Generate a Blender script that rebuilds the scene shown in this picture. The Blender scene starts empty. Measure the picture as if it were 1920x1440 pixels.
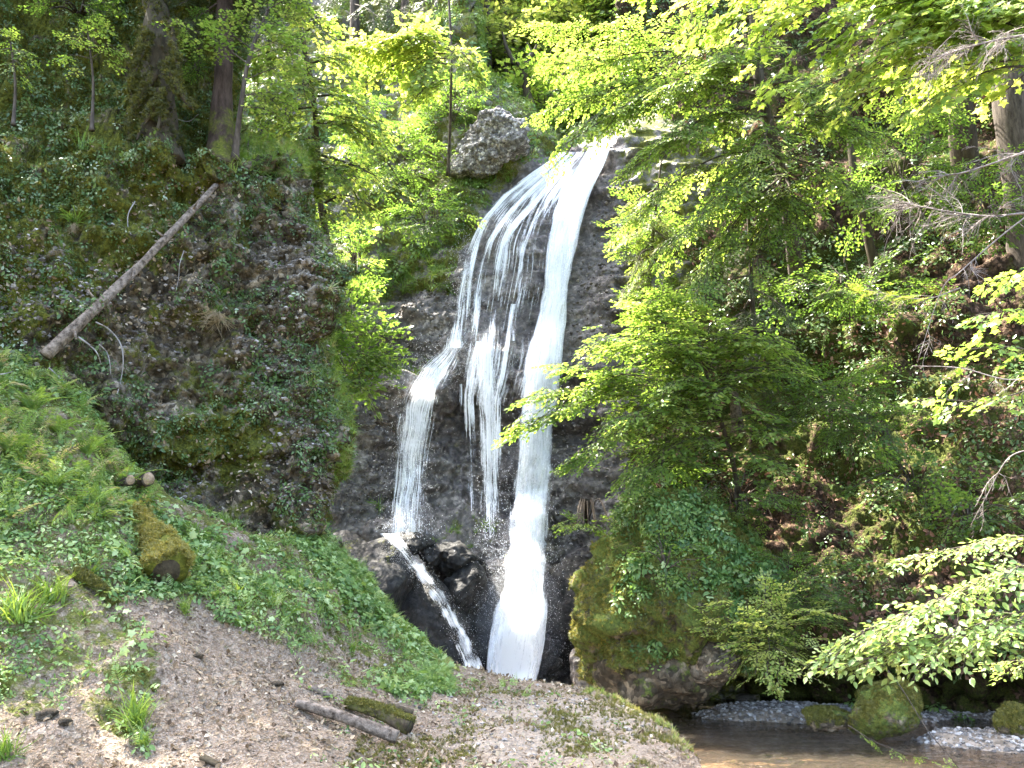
import bpy, math, random
import numpy as np
from mathutils import Vector
from mathutils.bvhtree import BVHTree
rng = np.random.default_rng(11)
R = math.radians
scene = bpy.context.scene
COL = scene.collection
# ------------------------------------------------------------------ camera
F = 1663.0; PITCH = R(12); CAMZ = 1.6
cP, sP = math.cos(PITCH), math.sin(PITCH)
def P(px, py, d):
    """point of the scene seen in direction (px,py) at world depth y = d (metres)"""
    px, py, d = np.broadcast_arrays(np.asarray(px, float), np.asarray(py, float), np.asarray(d, float))
    X = (px - 960) / F; Z = -(py - 720) / F
    k = d / (cP - Z * sP)
    return np.stack([X * k, d, CAMZ + (sP + Z * cP) * k], -1)
def proj(p):
    p = np.asarray(p, float); x, y, z = p[..., 0], p[..., 1], p[..., 2] - CAMZ
    f = y * cP + z * sP; u = -y * sP + z * cP
    f = np.where(np.abs(f) < 1e-3, 1e-3, f)
    return 960 + F * x / f, 720 - F * u / f
cam = bpy.data.cameras.new('camera'); camo = bpy.data.objects.new('camera', cam); COL.objects.link(camo)
camo.location = (0, 0, CAMZ); camo.rotation_euler = (R(90) + PITCH, 0, 0)
cam.sensor_width = 36; cam.lens = 36 * F / 1920; cam.clip_end = 2000; cam.clip_start = .05
scene.camera = camo
# ------------------------------------------------------------------ noise
def _hash(i, j, k, s):
    h = (i.astype(np.int64) * 374761393 + j.astype(np.int64) * 668265263 + k.astype(np.int64) * 2147483647 + s * 1274126177) & 0xffffffff
    h = ((h ^ (h >> 13)) * 1274126177) & 0xffffffff
    h = ((h ^ (h >> 16)) * 2246822519) & 0xffffffff
    return ((h ^ (h >> 15)) & 0xffff) / 32767.5 - 1
def vnoise(p, s=0):
    p = np.asarray(p, float); i = np.floor(p).astype(np.int64); f = p - i
    f = f * f * f * (f * (f * 6 - 15) + 10); r = 0
    for a in (0, 1):
        for b in (0, 1):
            for c in (0, 1):
                w = (f[..., 0] if a else 1 - f[..., 0]) * (f[..., 1] if b else 1 - f[..., 1]) * (f[..., 2] if c else 1 - f[..., 2])
                r = r + w * _hash(i[..., 0] + a, i[..., 1] + b, i[..., 2] + c, s)
    return r
def fbm(p, o=4, s=0, g=.5):
    r = 0; a = 1; p = np.asarray(p, float)
    for k in range(o):
        r = r + a * vnoise(p * 2.03 ** k + 17.3 * k, s + k); a *= g
    return r
def sst(x, a, b):
    t = np.clip((np.asarray(x, float) - a) / (b - a), 0, 1); return t * t * (3 - 2 * t)
def gau(dx, dy): return np.exp(-(dx * dx + dy * dy))
def inpoly(px, py, poly):
    px = np.asarray(px); py = np.asarray(py); r = np.zeros(px.shape, bool); n = len(poly)
    for i in range(n):
        x1, y1 = poly[i]; x2, y2 = poly[(i + 1) % n]
        if y1 == y2: continue
        c = ((y1 > py) != (y2 > py)) & (px < (x2 - x1) * (py - y1) / (y2 - y1) + x1)
        r ^= c
    return r
# ------------------------------------------------------------------ mesh helpers
def norm(v):
    v = np.asarray(v, float); return v / np.maximum(np.linalg.norm(v, axis=-1, keepdims=True), 1e-9)
class MB:
    def __init__(s): s.V = []; s.F = {}; s.A = []; s.n = 0; s.W = []
    def add(s, V, faces, tint=0.0, flow=None):
        V = np.asarray(V, float).reshape(-1, 3)
        s.V.append(V); s.A.append(np.broadcast_to(np.asarray(tint, float), (len(V),)))
        s.W.append(np.zeros((len(V), 3)) if flow is None else flow)
        for f in faces:
            f = np.asarray(f, int)
            if f.size: s.F.setdefault(f.shape[1], []).append(f + s.n)
        s.n += len(V); return s
    def build(s, name, mat, parent=None, smooth=True, origin=None, extra=None):
        if not s.V: s.V = [np.zeros((0, 3))]; s.A = [np.zeros(0)]; s.W = [np.zeros((0, 3))]
        V = np.concatenate(s.V); o0 = np.zeros(3)
        if parent is not None: o0 = np.array(parent.matrix_basis.translation) if parent.parent is None else np.array(parent.parent.matrix_basis.translation) + np.array(parent.location)
        elif origin is not None: o0 = np.asarray(origin, float)
        V = V - o0
        me = bpy.data.meshes.new(name)
        me.vertices.add(len(V)); me.vertices.foreach_set('co', V.astype(np.float32).ravel())
        ls = []; tot = []
        for k, fl in s.F.items():
            f = np.concatenate(fl); ls.append(f.ravel()); tot.append(np.full(len(f), k))
        if ls:
            ls = np.concatenate(ls); tot = np.concatenate(tot)
            me.loops.add(len(ls)); me.loops.foreach_set('vertex_index', ls.astype(np.int32))
            me.polygons.add(len(tot)); st = np.concatenate([[0], np.cumsum(tot)[:-1]])
            me.polygons.foreach_set('loop_start', st.astype(np.int32)); me.polygons.foreach_set('loop_total', tot.astype(np.int32))
            me.polygons.foreach_set('use_smooth', np.full(len(tot), smooth))
        a = me.attributes.new('tint', 'FLOAT', 'POINT'); a.data.foreach_set('value', np.concatenate(s.A).astype(np.float32))
        if any(np.any(w) for w in s.W):
            a = me.attributes.new('flow', 'FLOAT_VECTOR', 'POINT'); a.data.foreach_set('vector', np.concatenate(s.W).astype(np.float32).ravel())
        for k, v in (extra or {}).items():
            a = me.attributes.new(k, 'FLOAT', 'POINT'); a.data.foreach_set('value', np.asarray(v, np.float32))
        me.update(calc_edges=True); me.validate()
        me.materials.append(mat)
        o = bpy.data.objects.new(name, me); COL.objects.link(o)
        if parent is not None: o.parent = parent
        else: o.location = o0
        return o
def grid_faces(nr, nc, keep=None):
    i = np.arange(nr * nc).reshape(nr, nc)
    f = np.stack([i[:-1, :-1], i[:-1, 1:], i[1:, 1:], i[1:, :-1]], -1).reshape(-1, 4)
    if keep is not None: f = f[keep.ravel()[f].all(1)]
    return f
def grid_normals(G):
    du = np.gradient(G, axis=1); dv = np.gradient(G, axis=0)
    n = norm(np.cross(du, dv)); return n
def tube(path, rad, sides=8, rough=0.0, caps=True, seed=0):
    path = np.asarray(path, float); n = len(path); rad = np.broadcast_to(np.asarray(rad, float), (n,))
    T = norm(np.gradient(path, axis=0)); up = np.array([0, 0, 1.0]) if abs(T[0][2]) < .9 else np.array([1.0, 0, 0])
    X = []; x = norm(np.cross(up, T[0]))
    for t in T:
        x = norm(x - t * np.dot(x, t)); X.append(x)
    X = np.array(X); Y = np.cross(T, X)
    a = np.linspace(0, 2 * np.pi, sides, endpoint=False)
    ring = np.cos(a)[None, :, None] * X[:, None] + np.sin(a)[None, :, None] * Y[:, None]
    r = rad[:, None]
    if rough:
        r = r * (1 + rough * fbm(path[:, None] * 0 + ring * .9 + path[:, None] * np.array([2., 2., 2.]) * .6 + seed * 7.7, 3, seed))
    V = (path[:, None] + ring * r[..., None]).reshape(-1, 3)
    i = np.arange(n * sides).reshape(n, sides); j = np.roll(i, -1, 1)
    f = np.stack([i[:-1], j[:-1], j[1:], i[1:]], -1).reshape(-1, 4)
    fs = [f]
    if caps: fs += [i[0][::-1][None], i[-1][None]]
    return V, fs
def curve(pts, n=16):
    pts = np.asarray(pts, float)
    if len(pts) == 2: return pts[0] + (pts[1] - pts[0]) * np.linspace(0, 1, n)[:, None]
    q = np.concatenate([[2 * pts[0] - pts[1]], pts, [2 * pts[-1] - pts[-2]]])
    u = np.linspace(0, len(pts) - 1 - 1e-6, n); i = u.astype(int); t = (u - i)[:, None]
    a, b, c, d = q[i], q[i + 1], q[i + 2], q[i + 3]
    return .5 * (2 * b + (c - a) * t + (2 * a - 5 * b + 4 * c - d) * t * t + (3 * b - a - 3 * c + d) * t ** 3)
# ------------------------------------------------------------------ tags
def tag(o, label=None, cat=None, group=None, kind=None):
    if label: o['label'] = label
    if cat: o['category'] = cat
    if group: o['group'] = group
    if kind: o['kind'] = kind
    return o
def thing(name, loc, label, cat, group=None):
    o = bpy.data.objects.new(name, None); COL.objects.link(o); o.location = [float(v) for v in loc]; o.empty_display_size = .3
    return tag(o, label, cat, group)
# ------------------------------------------------------------------ materials
def newmat(name):
    m = bpy.data.materials.new(name); m.use_nodes = True; nt = m.node_tree; nt.nodes.clear()
    out = nt.nodes.new('ShaderNodeOutputMaterial'); return m, nt, out
def nd(nt, t, ins=None, **kw):
    n = nt.nodes.new('ShaderNode' + t)
    for k, v in kw.items(): setattr(n, k, v)
    for k, v in (ins or {}).items():
        if isinstance(v, bpy.types.NodeSocket): nt.links.new(v, n.inputs[k])
        else: n.inputs[k].default_value = v
    return n
def ramp(nt, fac, stops):
    n = nt.nodes.new('ShaderNodeValToRGB'); cr = n.color_ramp
    while len(cr.elements) < len(stops): cr.elements.new(.5)
    for e, (p, c) in zip(cr.elements, stops):
        e.position = p; e.color = (c, c, c, 1) if isinstance(c, (int, float)) else (*c, 1)
    nt.links.new(fac, n.inputs[0]); return n.outputs[0]
def mixc(nt, f, a, b, mode='MIX'):
    n = nt.nodes.new('ShaderNodeMix'); n.data_type = 'RGBA'; n.blend_type = mode
    for k, v in ((0, f), (6, a), (7, b)):
        if isinstance(v, bpy.types.NodeSocket): nt.links.new(v, n.inputs[k])
        else: n.inputs[k].default_value = v if k == 0 else (*v, 1)
    return n.outputs[2]
def math_(nt, op, a, b=None, clamp=False):
    n = nt.nodes.new('ShaderNodeMath'); n.operation = op; n.use_clamp = clamp
    for k, v in ((0, a), (1, b)):
        if v is None: continue
        if isinstance(v, bpy.types.NodeSocket): nt.links.new(v, n.inputs[k])
        else: n.inputs[k].default_value = v
    return n.outputs[0]
def coords(nt, scale=(1, 1, 1)):
    tc = nd(nt, 'TexCoord'); mp = nd(nt, 'Mapping', {'Vector': tc.outputs['Object'], 'Scale': scale}); return mp.outputs[0]
def attr(nt, name): return nd(nt, 'Attribute', attribute_name=name)
def noise(nt, co, scale, detail=5, rough=.6): return nd(nt, 'TexNoise', {'Vector': co, 'Scale': scale, 'Detail': detail, 'Roughness': rough}).outputs[0]
def bump(nt, h, strength, dist, nrm=None):
    i = {'Height': h, 'Strength': strength, 'Distance': dist}
    if nrm is not None: i['Normal'] = nrm
    return nd(nt, 'Bump', i).outputs[0]
MOSS = [(.0, (.028, .034, .008)), (.45, (.075, .085, .014)), (.75, (.15, .15, .022)), (1, (.24, .22, .04))]
def rockmat(name, c1, c2, c3, pebble=8., rough=.8, spec=.3, bumpd=.05, mossramp=MOSS, pmix=.85):
    """rock with pebbles; vertex attribute 'tint' is how much moss grows there"""
    m, nt, out = newmat(name); co = coords(nt)
    n1 = noise(nt, co, .9, 8, .65); n2 = noise(nt, co, 5., 6, .65)
    vo = nd(nt, 'TexVoronoi', {'Vector': co, 'Scale': pebble, 'Randomness': 1.})
    base = ramp(nt, n1, [(.32, c1), (.52, c2), (.7, c3)])
    pc = ramp(nt, nd(nt, 'SeparateColor', {0: vo.outputs['Color']}).outputs[0], [(0, .25), (.4, .75), (.8, 1.3), (1, 2.8)])
    base = mixc(nt, pmix, base, pc, 'MULTIPLY')
    base = mixc(nt, ramp(nt, n2, [(.42, 0.), (.6, .75)]), base, tuple(v * .45 for v in c1))
    mossc = ramp(nt, noise(nt, co, 24., 6, .8), [(p * .42 + .29, c) for p, c in mossramp])
    mf = math_(nt, 'ADD', attr(nt, 'tint').outputs['Fac'], math_(nt, 'MULTIPLY', math_(nt, 'SUBTRACT', noise(nt, co, 2.6, 8, .75), .5), 2.2))
    mf = ramp(nt, mf, [(.42, 0.), (.62, 1.)])
    colr = mixc(nt, mf, base, mossc)
    h = math_(nt, 'ADD', math_(nt, 'MULTIPLY', vo.outputs['Distance'], -.5), n2)
    h = math_(nt, 'ADD', h, math_(nt, 'MULTIPLY', noise(nt, co, 30., 3, .7), .5))
    nb = bump(nt, h, 1., bumpd)
    rg = math_(nt, 'MAXIMUM', mf, rough)
    b = nd(nt, 'BsdfPrincipled', {'Base Color': colr, 'Roughness': rg, 'Specular IOR Level': spec, 'Normal': nb})
    nt.links.new(b.outputs[0], out.inputs[0]); return m
M = {}
M['cliff'] = rockmat('mossy_conglomerate', (.06, .046, .028), (.15, .122, .082), (.36, .32, .26), 13., .9, .2, .09)
M['wetrock'] = rockmat('wet_conglomerate', (.07, .061, .056), (.15, .13, .118), (.29, .255, .225), 11., .36, .45, .045, pmix=.45)
M['slab'] = rockmat('wet_dark_slab', (.017, .017, .017), (.034, .033, .032), (.066, .064, .062), 14., .62, .15, .03, pmix=.4)
M['greyrock'] = rockmat('pale_conglomerate', (.22, .2, .185), (.38, .35, .33), (.52, .49, .47), 15., .9, .2, .09)
M['hill'] = rockmat('forest_floor', (.035, .024, .016), (.075, .048, .033), (.14, .085, .06), 16., 1., .1, .05, [(.0, (.02, .026, .008)), (.45, (.045, .055, .014)), (.75, (.085, .095, .02)), (1, (.14, .14, .03))])
M['mossrock'] = rockmat('moss_rock', (.045, .035, .022), (.085, .068, .045), (.16, .135, .1), 10., .95, .2, .05, [(.0, (.026, .038, .01)), (.45, (.066, .088, .018)), (.75, (.125, .145, .028)), (1, (.22, .21, .05))])
def litter():
    m, nt, out = newmat('leaf_litter_soil'); co = coords(nt)
    vo = nd(nt, 'TexVoronoi', {'Vector': co, 'Scale': 24., 'Randomness': 1.})
    v2 = nd(nt, 'TexVoronoi', {'Vector': co, 'Scale': 60., 'Randomness': 1.})
    n1 = noise(nt, co, 1.2, 8, .7)
    c = ramp(nt, nd(nt, 'SeparateColor', {0: vo.outputs['Color']}).outputs[0], [(0, (.09, .063, .038)), (.3, (.18, .133, .085)), (.6, (.28, .215, .142)), (.85, (.39, .315, .22)), (1, (.52, .45, .34))])
    c2 = ramp(nt, nd(nt, 'SeparateColor', {0: v2.outputs['Color']}).outputs[1], [(0, (.14, .1, .07)), (.5, (.3, .23, .18)), (1, (.52, .44, .37))])
    c = mixc(nt, .5, c, c2)
    c = mixc(nt, ramp(nt, n1, [(.35, .0), (.7, .6)]), c, (.2, .15, .1))
    shf = ramp(nt, math_(nt, 'ADD', attr(nt, 'shelf').outputs['Fac'], math_(nt, 'MULTIPLY', math_(nt, 'SUBTRACT', noise(nt, co, 4., 8, .75), .5), 1.2)), [(.35, 0.), (.65, .85)])
    c = mixc(nt, shf, c, ramp(nt, noise(nt, co, 9., 8, .75), [(.3, (.16, .125, .09)), (.5, (.36, .3, .235)), (.7, (.5, .44, .36))]))
    mossc = ramp(nt, noise(nt, co, 14., 6, .7), [(.3, (.05, .06, .012)), (.5, (.11, .13, .02)), (.7, (.22, .24, .05))])
    mf = math_(nt, 'ADD', attr(nt, 'tint').outputs['Fac'], math_(nt, 'MULTIPLY', math_(nt, 'SUBTRACT', noise(nt, co, 3.2, 8, .75), .5), 2.4))
    c = mixc(nt, ramp(nt, mf, [(.42, 0.), (.66, .9)]), c, mossc)
    h = math_(nt, 'ADD', math_(nt, 'MULTIPLY', vo.outputs['Distance'], .6), math_(nt, 'ADD', noise(nt, co, 18., 6, .75), math_(nt, 'MULTIPLY', v2.outputs['Distance'], .4)))
    b = nd(nt, 'BsdfPrincipled', {'Base Color': c, 'Roughness': .95, 'Specular IOR Level': .15, 'Normal': bump(nt, h, 1., .05)})
    nt.links.new(b.outputs[0], out.inputs[0]); return m
M['litter'] = litter()
def leafmat(name, stops, trans=.45, tcol=(2.1, 1.85, 1.1), gloss=.38):
    m, nt, out = newmat(name)
    c = ramp(nt, attr(nt, 'tint').outputs['Fac'], stops)
    b = nd(nt, 'BsdfPrincipled', {'Base Color': c, 'Roughness': gloss, 'Specular IOR Level': .35})
    t = nd(nt, 'BsdfTranslucent', {'Color': mixc(nt, 1., c, tcol, 'MULTIPLY')})
    x = nd(nt, 'MixShader', {0: trans, 1: b.outputs[0], 2: t.outputs[0]})
    nt.links.new(x.outputs[0], out.inputs[0]); return m
M['maple'] = leafmat('maple_leaf', [(0, (.06, .125, .025)), (.5, (.12, .21, .04)), (.85, (.2, .29, .07)), (1, (.31, .37, .12))], .56)
M['beech'] = leafmat('beech_leaf', [(0, (.045, .095, .022)), (.5, (.095, .175, .036)), (.85, (.165, .255, .06)), (1, (.28, .35, .12))], .56)
M['pale_leaf'] = leafmat('pale_glossy_leaf', [(0, (.07, .13, .04)), (.5, (.14, .22, .075)), (.85, (.22, .31, .12)), (1, (.34, .42, .2))], .4, gloss=.3)
M['herb'] = leafmat('herb_leaf', [(0, (.035, .085, .024)), (.5, (.095, .18, .05)), (.85, (.19, .285, .085)), (1, (.32, .41, .2))], .35)
M['shade_herb'] = leafmat('ivy_leaf', [(0, (.035, .07, .022)), (.5, (.08, .14, .042)), (.85, (.15, .22, .085)), (1, (.34, .4, .28))], .3, gloss=.3)
M['needle'] = leafmat('spruce_needle', [(0, (.025, .05, .018)), (.5, (.05, .085, .028)), (.85, (.08, .12, .035)), (1, (.14, .17, .05))], .2)
M['yew'] = leafmat('young_needle', [(0, (.07, .11, .02)), (.5, (.13, .18, .03)), (1, (.24, .27, .06))], .35)
M['grass'] = leafmat('grass_blade', [(0, (.06, .12, .025)), (.5, (.13, .22, .04)), (.8, (.2, .29, .06)), (1, (.3, .27, .16))], .4)
M['straw'] = leafmat('dry_grass', [(0, (.2, .16, .1)), (.5, (.3, .25, .17)), (1, (.42, .37, .28))], .3)
M['deadleaf'] = leafmat('dead_leaf', [(0, (.07, .044, .024)), (.35, (.2, .14, .08)), (.7, (.33, .255, .162)), (1, (.56, .48, .36))], .15, (1, 1, 1), .7)
M['redleaf'] = leafmat('brown_beech_leaf', [(0, (.06, .03, .018)), (.5, (.15, .075, .045)), (1, (.3, .18, .12))], .15, (1, 1, 1), .7)
M['fluff'] = leafmat('moss_shoot', [(0, (.035, .042, .01)), (.5, (.1, .105, .02)), (1, (.22, .205, .05))], .3)
def barkmat(name, c1, c2, moss=0., sc=(6, 6, 1.2)):
    m, nt, out = newmat(name); co = coords(nt, sc); c0 = coords(nt)
    n = noise(nt, co, 2.2, 8, .7); c = ramp(nt, n, [(.36, c1), (.64, c2)])
    mf = math_(nt, 'ADD', noise(nt, c0, 3., 6, .7), math_(nt, 'ADD', attr(nt, 'tint').outputs['Fac'], moss - .5))
    mc = ramp(nt, noise(nt, c0, 22., 5, .7), [(.3, (.035, .042, .008)), (.55, (.1, .11, .016)), (.75, (.2, .19, .03))])
    c = mixc(nt, ramp(nt, mf, [(.45, 0.), (.6, 1.)]), c, mc)
    b = nd(nt, 'BsdfPrincipled', {'Base Color': c, 'Roughness': .9, 'Specular IOR Level': .15, 'Normal': bump(nt, math_(nt, 'ADD', n, math_(nt, 'MULTIPLY', noise(nt, c0, 40, 3, .6), .3)), .9, .02)})
    nt.links.new(b.outputs[0], out.inputs[0]); return m
M['bark'] = barkmat('grey_bark', (.035, .028, .022), (.115, .095, .078), .02)
M['redbark'] = barkmat('spruce_bark', (.028, .019, .014), (.085, .058, .045), .1)
M['mossbark'] = barkmat('mossy_bark', (.03, .024, .016), (.08, .065, .04), .2)
M['mosswood'] = barkmat('moss_covered_wood', (.06, .045, .03), (.14, .11, .07), .6)
M['deadwood'] = barkmat('weathered_wood', (.035, .026, .018), (.26, .21, .165), .0, (7, 7, 7))
M['palewood'] = barkmat('bleached_twig', (.17, .15, .135), (.42, .39, .37), -.45)
M['greytwig'] = barkmat('dry_twig', (.13, .11, .1), (.3, .26, .24), -.5)
M['cutwood'] = barkmat('cut_wood', (.2, .14, .085), (.4, .3, .2), -.6, (9, 9, 9))
def watermat(name='falling_water', fx=(11., .6, 44., 2.6, 60., 18.), wt=(.46, .3, .24), stops=((.45, 0.), (.56, .55), (.68, .97))):
    """falling water: white threads with clear gaps; flow = (metres across, metres along, cover)"""
    m, nt, out = newmat(name); a = attr(nt, 'flow'); s = nd(nt, 'SeparateXYZ', {0: a.outputs['Vector']})
    def th(sx, sy, det, off):
        v = nd(nt, 'CombineXYZ', {0: math_(nt, 'MULTIPLY', s.outputs[0], sx), 1: math_(nt, 'MULTIPLY', s.outputs[1], sy), 2: off})
        return nd(nt, 'TexNoise', {'Vector': v.outputs[0], 'Scale': 1., 'Detail': det, 'Roughness': .65, 'Distortion': .6}).outputs[0]
    f = math_(nt, 'ADD', math_(nt, 'MULTIPLY', th(fx[0], fx[1], 4., 0.), wt[0]), math_(nt, 'ADD', math_(nt, 'MULTIPLY', th(fx[2], fx[3], 3., 4.), wt[1]), math_(nt, 'MULTIPLY', th(fx[4], fx[5], 3., 9.), wt[2])))
    f = math_(nt, 'ADD', f, math_(nt, 'SUBTRACT', s.outputs[2], .5))
    al = ramp(nt, f, list(stops))
    d = nd(nt, 'BsdfDiffuse', {'Color': (.91, .92, .94, 1)}); t = nd(nt, 'BsdfTranslucent', {'Color': (.91, .92, .94, 1)})
    g = nd(nt, 'BsdfGlossy', {'Color': (1, 1, 1, 1), 'Roughness': .25})
    x = nd(nt, 'MixShader', {0: .35, 1: d.outputs[0], 2: t.outputs[0]}); x = nd(nt, 'MixShader', {0: .06, 1: x.outputs[0], 2: g.outputs[0]})
    x = nd(nt, 'MixShader', {0: al, 1: nd(nt, 'BsdfTransparent').outputs[0], 2: x.outputs[0]})
    nt.links.new(x.outputs[0], out.inputs[0]); return m
M['fall'] = watermat()
M['veil'] = watermat('thin_falling_water', (19., .3, 55., 1.2, 60., 12.), (.56, .24, .2), ((.475, 0.), (.535, .6), (.6, .97)))
def foammat():
    m, nt, out = newmat('white_water'); b = nd(nt, 'BsdfDiffuse', {'Color': (.91, .92, .94, 1)}); t = nd(nt, 'BsdfTranslucent', {'Color': (.91, .92, .94, 1)})
    x = nd(nt, 'MixShader', {0: .4, 1: b.outputs[0], 2: t.outputs[0]}); nt.links.new(x.outputs[0], out.inputs[0]); return m
M['foam'] = foammat()
def streammat():
    m, nt, out = newmat('stream_water'); co = coords(nt, (1.0, 2.6, 1)); n = noise(nt, co, 3.2, 5, .6)
    nb = bump(nt, n, .8, .09)
    g = nd(nt, 'BsdfGlossy', {'Color': (1, 1, 1, 1), 'Roughness': .06, 'Normal': nb})
    t = nd(nt, 'BsdfTransparent', {'Color': (.72, .62, .5, 1)})
    fr = nd(nt, 'Fresnel', {'IOR': 1.33, 'Normal': nb})
    x = nd(nt, 'MixShader', {0: math_(nt, 'MULTIPLY', fr.outputs[0], 1.3, True), 1: t.outputs[0], 2: g.outputs[0]})
    d = nd(nt, 'BsdfDiffuse', {'Color': (.17, .145, .118, 1)}); x = nd(nt, 'MixShader', {0: .09, 1: x.outputs[0], 2: d.outputs[0]}); nt.links.new(x.outputs[0], out.inputs[0]); return m
M['stream'] = streammat()
def bedmat(name, cols, sc):
    m, nt, out = newmat(name); co = coords(nt); vo = nd(nt, 'TexVoronoi', {'Vector': co, 'Scale': sc})
    c = ramp(nt, nd(nt, 'SeparateColor', {0: vo.outputs['Color']}).outputs[0], [(i / (len(cols) - 1), k) for i, k in enumerate(cols)])
    b = nd(nt, 'BsdfPrincipled', {'Base Color': c, 'Roughness': .7, 'Normal': bump(nt, vo.outputs['Distance'], -.8, .03)})
    nt.links.new(b.outputs[0], out.inputs[0]); return m
M['bed'] = bedmat('stream_bed', [(.1, .08, .06), (.18, .145, .11), (.3, .25, .2)], 14.)
M['stone_dark'] = leafmat('conglomerate_pebble', [(0, (.05, .042, .034)), (.5, (.14, .122, .102)), (.85, (.24, .215, .19)), (1, (.4, .37, .34))], .0, (1, 1, 1), .8)
M['stone'] = leafmat('pebble', [(0, (.08, .072, .066)), (.5, (.2, .185, .17)), (1, (.45, .43, .41))], .0, (1, 1, 1), .7)
# ------------------------------------------------------------------ terrain
BV = {}
def register(key, V, faces):
    BV[key] = (BVHTree.FromPolygons([tuple(v) for v in V], [tuple(int(i) for i in f) for f in faces]), V, faces)
def hit(px, py, keys=None, off=0.0):
    d = norm(P(px, py, 10.) - np.array([0, 0, CAMZ])); best = None
    for k, (b, V, f) in BV.items():
        if keys and k not in keys: continue
        h = b.ray_cast(Vector((0, 0, CAMZ)), Vector(d))
        if h[0] is not None and (best is None or h[3] < best[3]): best = h
    if best is None: return P(px, py, 25.), np.array([0, 0, 1.])
    n = np.array(best[1]); n = n if np.dot(n, d) < 0 else -n
    return np.array(best[0]) - d * off, n
def scatter(key, n, mask):
    b, V, f = BV[key]; q = f[:, :4]
    A, B, C, D = V[q[:, 0]], V[q[:, 1]], V[q[:, 2]], V[q[:, 3]]
    nr = np.cross(C - A, D - B); ar = np.linalg.norm(nr, axis=1); ctr = (A + B + C + D) / 4
    px, py = proj(ctr); w = ar * np.clip(mask(px, py, norm(nr), ctr), 0, None)
    if w.sum() <= 0: return np.zeros((0, 3)), np.zeros((0, 3))
    i = rng.choice(len(f), n, p=w / w.sum()); u = rng.random((n, 1)); v = rng.random((n, 1))
    p = (A[i] * (1 - u) + B[i] * u) * (1 - v) + (D[i] * (1 - u) + C[i] * u) * v
    nn = norm(nr[i]); fl = (nn * (np.array([0, 0, CAMZ]) - p)).sum(1) < 0; nn[fl] *= -1
    return p, nn
# --- the rock wall of the waterfall, the vegetated cliff left of it and the plateau above
def D_wall(px, py):
    px = np.asarray(px, float); py = np.asarray(py, float)
    d = 22.2 + (1300 - py) * .0036
    d = d - .9 * gau((px - 1010) / 130, (py - 470) / 170)
    crest = np.interp(px, [500, 840, 900, 960, 1010, 1060, 1090, 1145, 1180, 1400], [-600, -600, 160, 205, 240, 285, 278, 272, 240, 240])
    d = d + sst(crest - py, 0, 60) * 15 * sst(px, 830, 930) + np.clip(crest - py, 0, 400) * .02 * sst(px, 830, 930)
    led = np.interp(px, [600, 730, 800, 860, 930, 1000, 1080], [720, 712, 690, 655, 640, 690, 700])
    lw = sst(px, 640, 760) * (1 - sst(px, 985, 1060))
    d = d - lw * (1.0 * sst(py - led, -70, 25) ) + lw * 1.5 * sst(py - led, 45, 120) * (.35 + .65 * gau((px - 880) / 85, 0)) - lw * 1.2 * sst(py, 930, 1030)
    d = d - 2.3 * (1 - sst(px, 600, 760)) * sst(py, 300, 760)
    d = d - 1.3 * sst(px, 1060, 1190)
    # left vegetated cliff leans back above
    d = d + (1 - sst(px, 700, 880)) * np.clip(540 - py, 0, 700) * .0065
    d = d + 1.0 * gau((px - 760) / 80, (py - 740) / 40) * 0
    d = d - .5 * gau((px - 760) / 90, (py - 640) / 60)
    return d
nx, ny = 360, 460
gx, gy = np.meshgrid(np.linspace(430, 1420, nx), np.linspace(1380, -70, ny))
G = P(gx, gy, D_wall(gx, gy)); Nn = grid_normals(G)
if np.mean(Nn[..., 1]) > 0: Nn = -Nn
dam = np.where(gy < 260, .6, 1.)
wet = sst(gx, 840, 900) * (1 - sst(gx, 1110, 1170))
ds = fbm(G * np.array([.55, .55, .8]), 5, 3, .55) * .42 + fbm(G * np.array([.6, .6, 2.4]), 3, 9) * .24 + fbm(G * 4.2, 3, 21, .6) * .055
ds *= dam * (1 - .55 * wet * sst(gy, 250, 420) * (1 - sst(gy, 640, 760)))
G = G + Nn * ds[..., None]
WALL = G
vegw = .0 + .62 * inpoly(gx, gy, [(430, -500), (1420, -500), (1400, 260), (1160, 255), (1060, 280), (1010, 300), (930, 360), (865, 470), (845, 560), (760, 545), (700, 575), (640, 600), (640, 740), (430, 1000)]) \
    + .28 * gau((gx - 850) / 45, (gy - 850) / 110) + .35 * gau((gx - 860) / 90, (gy - 1000) / 35) + .3 * gau((gx - 1095) / 30, (gy - 510) / 50) + .35 * gau((gx - 1130) / 30, (gy - 640) / 70) + .5 * gau((gx - 760) / 50, (gy - 695) / 18) + .4 * gau((gx - 690) / 40, (gy - 950) / 30)
rim = sst(gx, 1140, 1185); vegw = np.maximum(vegw, rim * .55)
mb = MB(); ff = grid_faces(ny, nx); mb.add(G, [ff], np.clip(vegw, 0, .75).ravel())
tag(mb.build('rock_wall', M['wetrock']), kind='structure'); register('wall', G.reshape(-1, 3), ff)
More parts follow.
